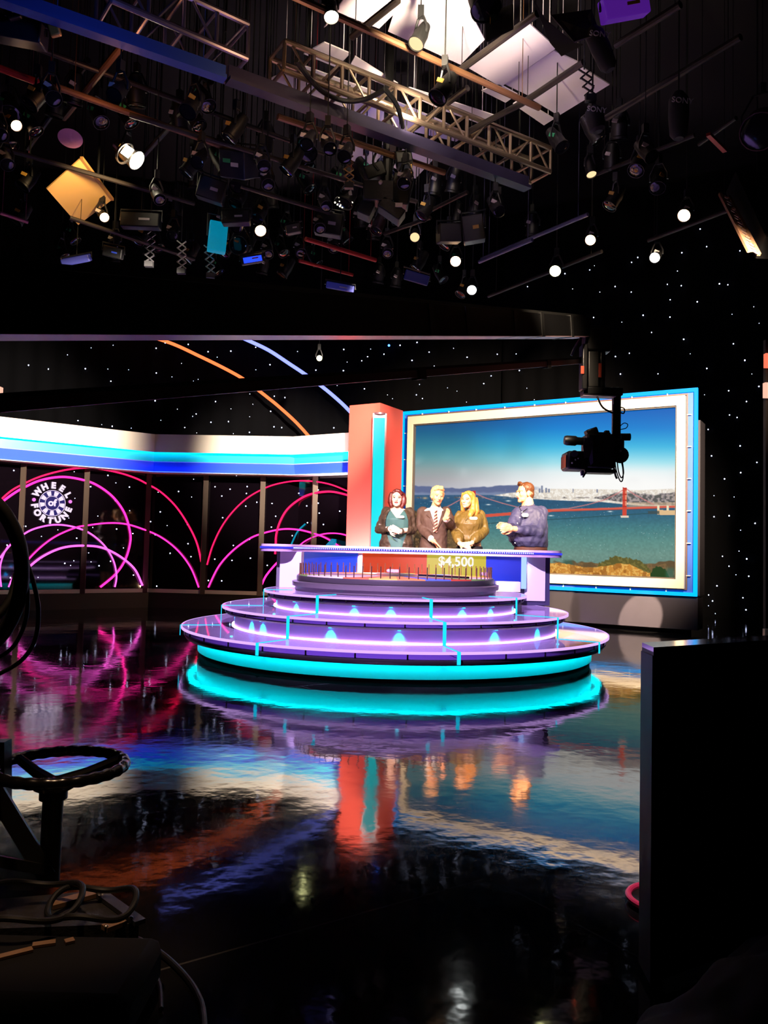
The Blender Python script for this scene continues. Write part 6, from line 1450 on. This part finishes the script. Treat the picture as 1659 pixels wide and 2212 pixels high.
# amber card lit by the big spotlight
cardp = [atZ(101, 408, 4.72), atZ(176, 341, 5.0), atZ(243, 431, 5.0), atZ(169, 486, 4.72)]
cd_ = thing('bounce_card', 'large amber card lit by the big spotlight, upper left of the grid', 'card', tuple((cardp[0] + cardp[2]) / 2))
n_ = (cardp[1] - cardp[0]).cross(cardp[3] - cardp[0]).normalized()
MB().prism(cardp, n_ * .012).build('card', mat('amber_card', (214, 170, 104), .7), cd_, sharp=20)
MB().bar(cardp[1], cardp[2], .03, .03).build('edge_bar', mat('amber_card_edge', (190, 140, 80), .5), cd_)
MB().cyl((cardp[1] + cardp[2]) / 2, V(((cardp[1].x + cardp[2].x) / 2, (cardp[1].y + cardp[2].y) / 2, ZC)), .014, seg=8).build('drop_rod', M_darksteel, cd_)
# pink round net, black flag, grey flag with plastic, text sleeves
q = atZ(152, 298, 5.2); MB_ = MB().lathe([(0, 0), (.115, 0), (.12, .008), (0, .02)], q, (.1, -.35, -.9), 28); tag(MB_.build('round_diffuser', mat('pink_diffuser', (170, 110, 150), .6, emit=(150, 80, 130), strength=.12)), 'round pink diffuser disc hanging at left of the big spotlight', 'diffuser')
def flag(pts, z, nm, m, lab, tape=None):
    w3 = [atZ(x, y, z if not isinstance(z, (list, tuple)) else z[i]) for i, (x, y) in enumerate(pts)]
    t = thing(nm, lab, 'flag', tuple(sum(w3, V((0, 0, 0))) / len(w3)))
    n = (w3[1] - w3[0]).cross(w3[2] - w3[0]).normalized(); MB().prism(w3, n * .012).build('cloth', m, t, sharp=20)
    MB().cyl(w3[0], V((w3[0].x, w3[0].y, ZC)), .006, seg=6).build('arm', M_darksteel, t)
    if tape:
        c = sum(w3, V((0, 0, 0))) / len(w3); c = c.lerp(w3[0], .4) + V((0, -.02, -.02)); MB().box(c, (.05, .012, .08)).build('tape_label', M_tape[tape], t)
    return t
flag([(1047, 33), (1108, 8), (1108, 60), (1050, 88)], [5.3, 5.3, 4.9, 4.9], 'black_flag', M_blackmatte, 'black square flag with one yellow label before the brightest sheet', 'y')
flag([(1190, 32), (1278, 20), (1296, 72), (1240, 90)], [5.3, 5.3, 5.0, 5.0], 'grey_flag', mat('grey_flag_cloth', (52, 50, 58), .8), 'dark grey cloth flag at the top, left of the purple box')
flag([(1154, 0), (1178, 40), (1240, 92), (1262, 95), (1215, 120), (1190, 90)], [5.3, 5.2, 5.0, 5.0, 4.95, 5.0], 'clear_bag', mat('clear_plastic', (150, 150, 160), .15, spec=.8), 'crumpled clear plastic bag hanging under the grey flag')
def sleeve(x0, y0, x1, y1, z, r, lab):
    a = atZ(x0, y0, z); b = V((a.x + (atZ(x1, y1, z).x - a.x), a.y, 0)); b = atY(x1, y1, a.y)
    t = thing('sandbag_sleeve', lab, 'sandbag', tuple(b), 'lettered black sleeves')
    pts = [a, a.lerp(b, .15), a.lerp(b, .5), a.lerp(b, .9), b]
    MB().tube(pts, [r * .5, r, r * 1.05, r * .9, r * .5], 14).build('sleeve', mat('charcoal_cloth', (34, 34, 40), .8), t)
    MB().cyl(a, V((a.x, a.y, ZC)), .006, seg=6).build('drop_rod', RODM, t)
    p = a.lerp(b, .3) + V((0, -r * 1.08, 0)); text_mb('SONY', r * .85, .003, p, (1, 0, -.1), (0.1, 0, 1)).build('lettering', mat('pale_letters', (200, 196, 196), .6), t, sharp=20)
sleeve(1278, 60, 1318, 152, 5.1, .07, 'dark sleeve with white letters tilting down from the grey flag'); sleeve(1280, 232, 1292, 285, 5.0, .075, 'dark sleeve with white letters on the lamp under the chain hoist'); sleeve(1466, 200, 1466, 300, 5.0, .08, 'upright dark sleeve with white letters hanging alone at right')
# pantograph hangers
def panto(x0, y0, x1, y1, z, n, lab, m):
    a = atZ(x0, y0, z); b = atY(x1, y1, a.y); t = thing('pantograph_hanger', lab, 'hanger', tuple(a), 'scissor hangers')
    for k in range(n):
        p, q = a.lerp(b, k / n), a.lerp(b, (k + 1) / n); s_ = .05
        MB().bar(p + V((-s_, 0, 0)), q + V((s_, 0, 0)), .012, .012).build('scissor_arm', m, t); MB().bar(p + V((s_, .015, 0)), q + V((-s_, .015, 0)), .012, .012).build('scissor_arm', m, t)
    MB().cyl(a, V((a.x, a.y, ZC)), .006, seg=6).build('drop_rod', RODM, t); MB().box(b + V((0, 0, -.03)), (.09, .05, .06)).build('end_block', M_darksteel, t)
panto(1262, 150, 1276, 205, 5.3, 3, 'black scissor hanger before the rightmost pale sheet', M_black); panto(752, 335, 754, 395, 5.1, 4, 'warm-lit scissor hanger above the cylinder lamp', mat('warm_lit_hanger', (150, 110, 70), .35, .6))  # second hanger's colour includes the warm light on it
panto(326, 490, 322, 565, 4.6, 5, 'grey scissor hanger above the crane arm, left of centre', M_steel); panto(450, 530, 455, 590, 4.5, 4, 'teal-lit scissor hanger under the teal box', mat('teal_lit_steel', (60, 110, 130), .3, .6)); panto(392, 520, 392, 580, 4.5, 4, 'dark scissor hanger between the grey and the teal-lit ones', M_steel)  # teal light painted into one hanger's steel colour
# lamp stack in the middle
q = atZ(835, 340, 5.0); q2 = atY(835, 440, q.y); ls = thing('lamp_stack', 'tall black stack of lamps and brackets hanging below the dark beam', 'lamp cluster', tuple(q2))
MB().cyl(V((q.x, q.y, ZC)), q2, .045, seg=10).build('pole', M_can, ls)
for k, (dx, dz, sx, sz) in enumerate(((-.12, .30, .2, .14), (.16, .42, .16, .12), (-.08, .05, .30, .2), (.14, .12, .2, .3), (-.2, -.1, .14, .14), (.05, -.12, .26, .12))):
    bevel(MB().box(q2 + V((dx, -.05 * (k % 3), dz)), (sx, .18, sz), Matrix.Rotation(.2 * (k - 2), 3, 'Y')).build('lamp_box', M_can, ls), .012)
MB().bar(q2 + V((.22, -.05, .5)), q2 + V((.24, -.05, .25)), .04, .02).build('tape_label', M_tape['y'], ls); MB().box(q2 + V((.05, -.12, .52)), (.06, .012, .1)).build('tape_label', M_tape['w'], ls); MB().sphere(q2 + V((-.06, -.2, .12)), .022, 10, 8).build('tape_label', M_tape['w'], ls); MB().box(q2 + V((.12, -.2, -.1)), (.07, .012, .04)).build('tape_label', M_tape['w'], ls)
for pts in ([(812, 330), (806, 350), (818, 368)], [(860, 335), (872, 350), (866, 380)]): MB().tube(smooth([atY(x, y, q.y - .1) for x, y in pts]), .012, 8).build('cable', M_rubber, ls)
# lattice of a far truss at the right edge
g0, g1 = atZ(1575, 425, 5.0), atY(1640, 550, atZ(1575, 425, 5.0).y - .6); lt = thing('lattice_edge', 'tan perforated lattice edge hanging at the upper right', 'lattice', tuple(g0))
dg_ = (g1 - g0); wd = V((-.10, 0, .03))
for k in range(16):
    p = g0 + dg_ * (k / 16); MB().bar(p, p + dg_ / 16 + wd * (1 if k % 2 else .2), .02, .02).build('lattice_bar', mat('tan_lattice', (150, 110, 84), .5), lt); MB().bar(p + wd, p + dg_ / 16, .016, .016).build('lattice_bar', mat('tan_lattice', (150, 110, 84), .5), lt)
MB().bar(g0, g1, .03, .03).build('edge_bar', mat('tan_lattice', (150, 110, 84), .5), lt); MB().bar(g0 + wd, g1 + wd, .03, .03).build('edge_bar', mat('tan_lattice', (150, 110, 84), .5), lt)
MB().bar(g0 + V((.35, .1, .2)), g1 + V((.35, .1, .1)), .6, .25).build('backing', M_blackmatte, lt)
MB().cyl(g0 + V((.35, .1, .2)), V((g0.x + .35, g0.y + .1, ZC)), .01, seg=6).build('drop_rod', RODM, lt)
tag(MB().bar(atZ(1530, 290, 5.0), atZ(1566, 326, 5.0), .04, .03).build('red_bar', mat('red_lit_pipe', (170, 40, 40), .4, .2)), 'short red-lit bar at the right below the maroon lamp', 'bar')
# many unlit lamps lost in the dark of the grid
random.seed(11)
first = None
KIDS = {}
def copy_tree(o, parent=None):
    c = o.copy(); COL.objects.link(c)
    if parent: c.parent = parent
    for ch in KIDS.get(o.name, ()): copy_tree(ch, c)
    return c
protos = []
for k, (aim, tp) in enumerate((((.2, -.6, -.7), 'w'), ((-.4, -.3, -.8), 'y'), ((.5, -.2, -.8), 'g'), ((-.1, .3, -.9), 'w'))):
    protos.append(lamp(-400 - 60 * k, 300, (4.6, 4.8, 5.0, 5.2)[k], (.06, .075, .07, .08)[k], .28, aim, 'off', 'unlit black stage lamp lost in the dark of the lighting grid', tp, group='unlit lamps in the dark grid', rod=True))
spots = []
def ldist(px, py, x0, y0, x1, y1):
    dx, dy = x1 - x0, y1 - y0; t = max(0, min(1, ((px - x0) * dx + (py - y0) * dy) / (dx * dx + dy * dy))); return math.hypot(px - x0 - t * dx, py - y0 - t * dy)
tries = 0
while len(spots) < 96 and tries < 20000:
    tries += 1
    px = random.uniform(0, 1560); py = random.uniform(200, 640)
    if px > 1050 and (py < 300 or py > 330 + (1600 - px) * .45): continue
    if py > 560 + .08 * px: continue
    if 90 < px < 340 and 270 < py < 500: continue
    if ldist(px, py, -60, -18, 1140, 408) < 60 or ldist(px, py, 598, 139, 1180, 362) < 55: continue
    if any((px - a) ** 2 + (py - b) ** 2 < 34 ** 2 for a, b in spots): continue
    if any(abs(px - l[0]) < 20 and abs(py - l[1]) < 20 for l in small_l): continue
    if px > 1050 and sum(1 for q in spots if q[0] > 1050) >= 10: continue
    spots.append((px, py))
for o in bpy.data.objects:
    if o.parent: KIDS.setdefault(o.parent.name, []).append(o)
for i, (px, py) in enumerate(spots):
    c = atZ(px, py, (4.6, 4.8, 5.0, 5.2)[i % 4])
    if i < 4: o = protos[i]
    else: o = copy_tree(protos[i % 4])
    o.location = c
    o.rotation_euler = (0, 0, random.choice((-.5, -.2, .1, .4)))
# ------------------------------------------------------------------ light from the rig and added fills
WARM = (255, 226, 190); HOT = (255, 236, 214)
spot('key_light', (-1.8, 4.6, 4.3), (0.5, 10.2, 1.35), 5600, 26, WARM, .5)
spot('key_light', (0.7, 4.3, 4.3), (1.5, 10.0, 1.35), 3200, 28, WARM, .5)
spot('wash_light', (-0.7, 3.5, 4.3), (0.14, 8.2, 0.5), 4600, 46, (214, 180, 255), .6)
spot('cornice_light', (-1.6, 7.2, 4.0), (-6.0, 12.3, 2.95), 6500, 40, HOT, .8)
spot('cornice_light', (0.2, 8.4, 4.4), (-1.4, 13.5, 2.95), 6000, 34, HOT, .7)
spot('screen_light', (3.2, 5.8, 4.3), (2.8, 12.3, 2.4), 8000, 50, WARM, .6)
spot('plinth_light', (2.9, 6.4, 4.2), tuple(sp3(*uvs(1384, 1335))), 17000, 5.2, WARM, .15, .02)
spot('column_uplight', (-0.55, 11.95, 0.3), (-0.36, 12.35, 1.7), 1300, 80, (255, 220, 235), .9)
spot('column_light', (-0.6, 7.0, 4.2), (-0.3, 12.3, 2.6), 900, 18, (255, 200, 190), .6)
point('panel_light', (-1.6, 12.4, 0.25), 26, (255, 200, 150))
spot('bin_fill', (1.0, 2.0, 4.2), (0.9, 2.55, 0.5), 420, 6, (255, 220, 220), .4)  # added narrow spot to brighten the bin's pink rim
# in the grid: sheet and card lamps, with added dim fills
spot('sheet_light', tuple(atZ(945, 60, 5.0)), tuple(atZ(945, 45, 6.0)), 420, 95, (255, 232, 196), .8)
spot('sheet_light', tuple(atZ(880, 245, 5.2)), tuple(atZ(850, 235, 6.0)), 130, 110, (255, 228, 196), .8)
spot('sheet_light', tuple(atZ(1140, 150, 5.0)), tuple(atZ(1150, 140, 6.0)), 34, 120, (216, 186, 226), .8)
spot('sheet_light', tuple(atZ(850, 345, 5.1)), tuple(atZ(850, 340, 6.0)), 12, 120, (150, 150, 255), .8)
point('grid_fill', tuple(atZ(640, 150, 4.9)), 10, (255, 195, 140), .15)  # added dim fill so detail shows in the dark grid
spot('card_light', tuple(atZ(300, 370, 4.7)), tuple(atZ(170, 415, 4.86)), 150, 52, (255, 214, 150), .6)
point('grid_fill', tuple(atZ(250, 210, 4.9)), 4, (255, 170, 110), .1)
point('grid_fill', tuple(atZ(240, 40, 4.6)), 9, (90, 130, 255), .1)
point('grid_fill', tuple(atZ(450, 480, 3.9)), 3, (130, 160, 255), .1)
point('grid_fill', tuple(atZ(900, 480, 3.9)), 3, (255, 210, 170), .1)
point('grid_fill', tuple(atZ(1350, 300, 3.9)), 2, (255, 210, 190), .1)
spot('dolly_fill', (-0.9, 1.7, 3.6), (-0.85, 2.2, 0.1), 260, 16, (255, 205, 160), .6)  # added warm fill so the dolly deck shows
spot('added_arm_fill', (2.35, 9.3, 0.6), (0.6, 4.9, 2.55), 260, 11, (255, 110, 100), .5)  # added coral spot for the pink look under the arm
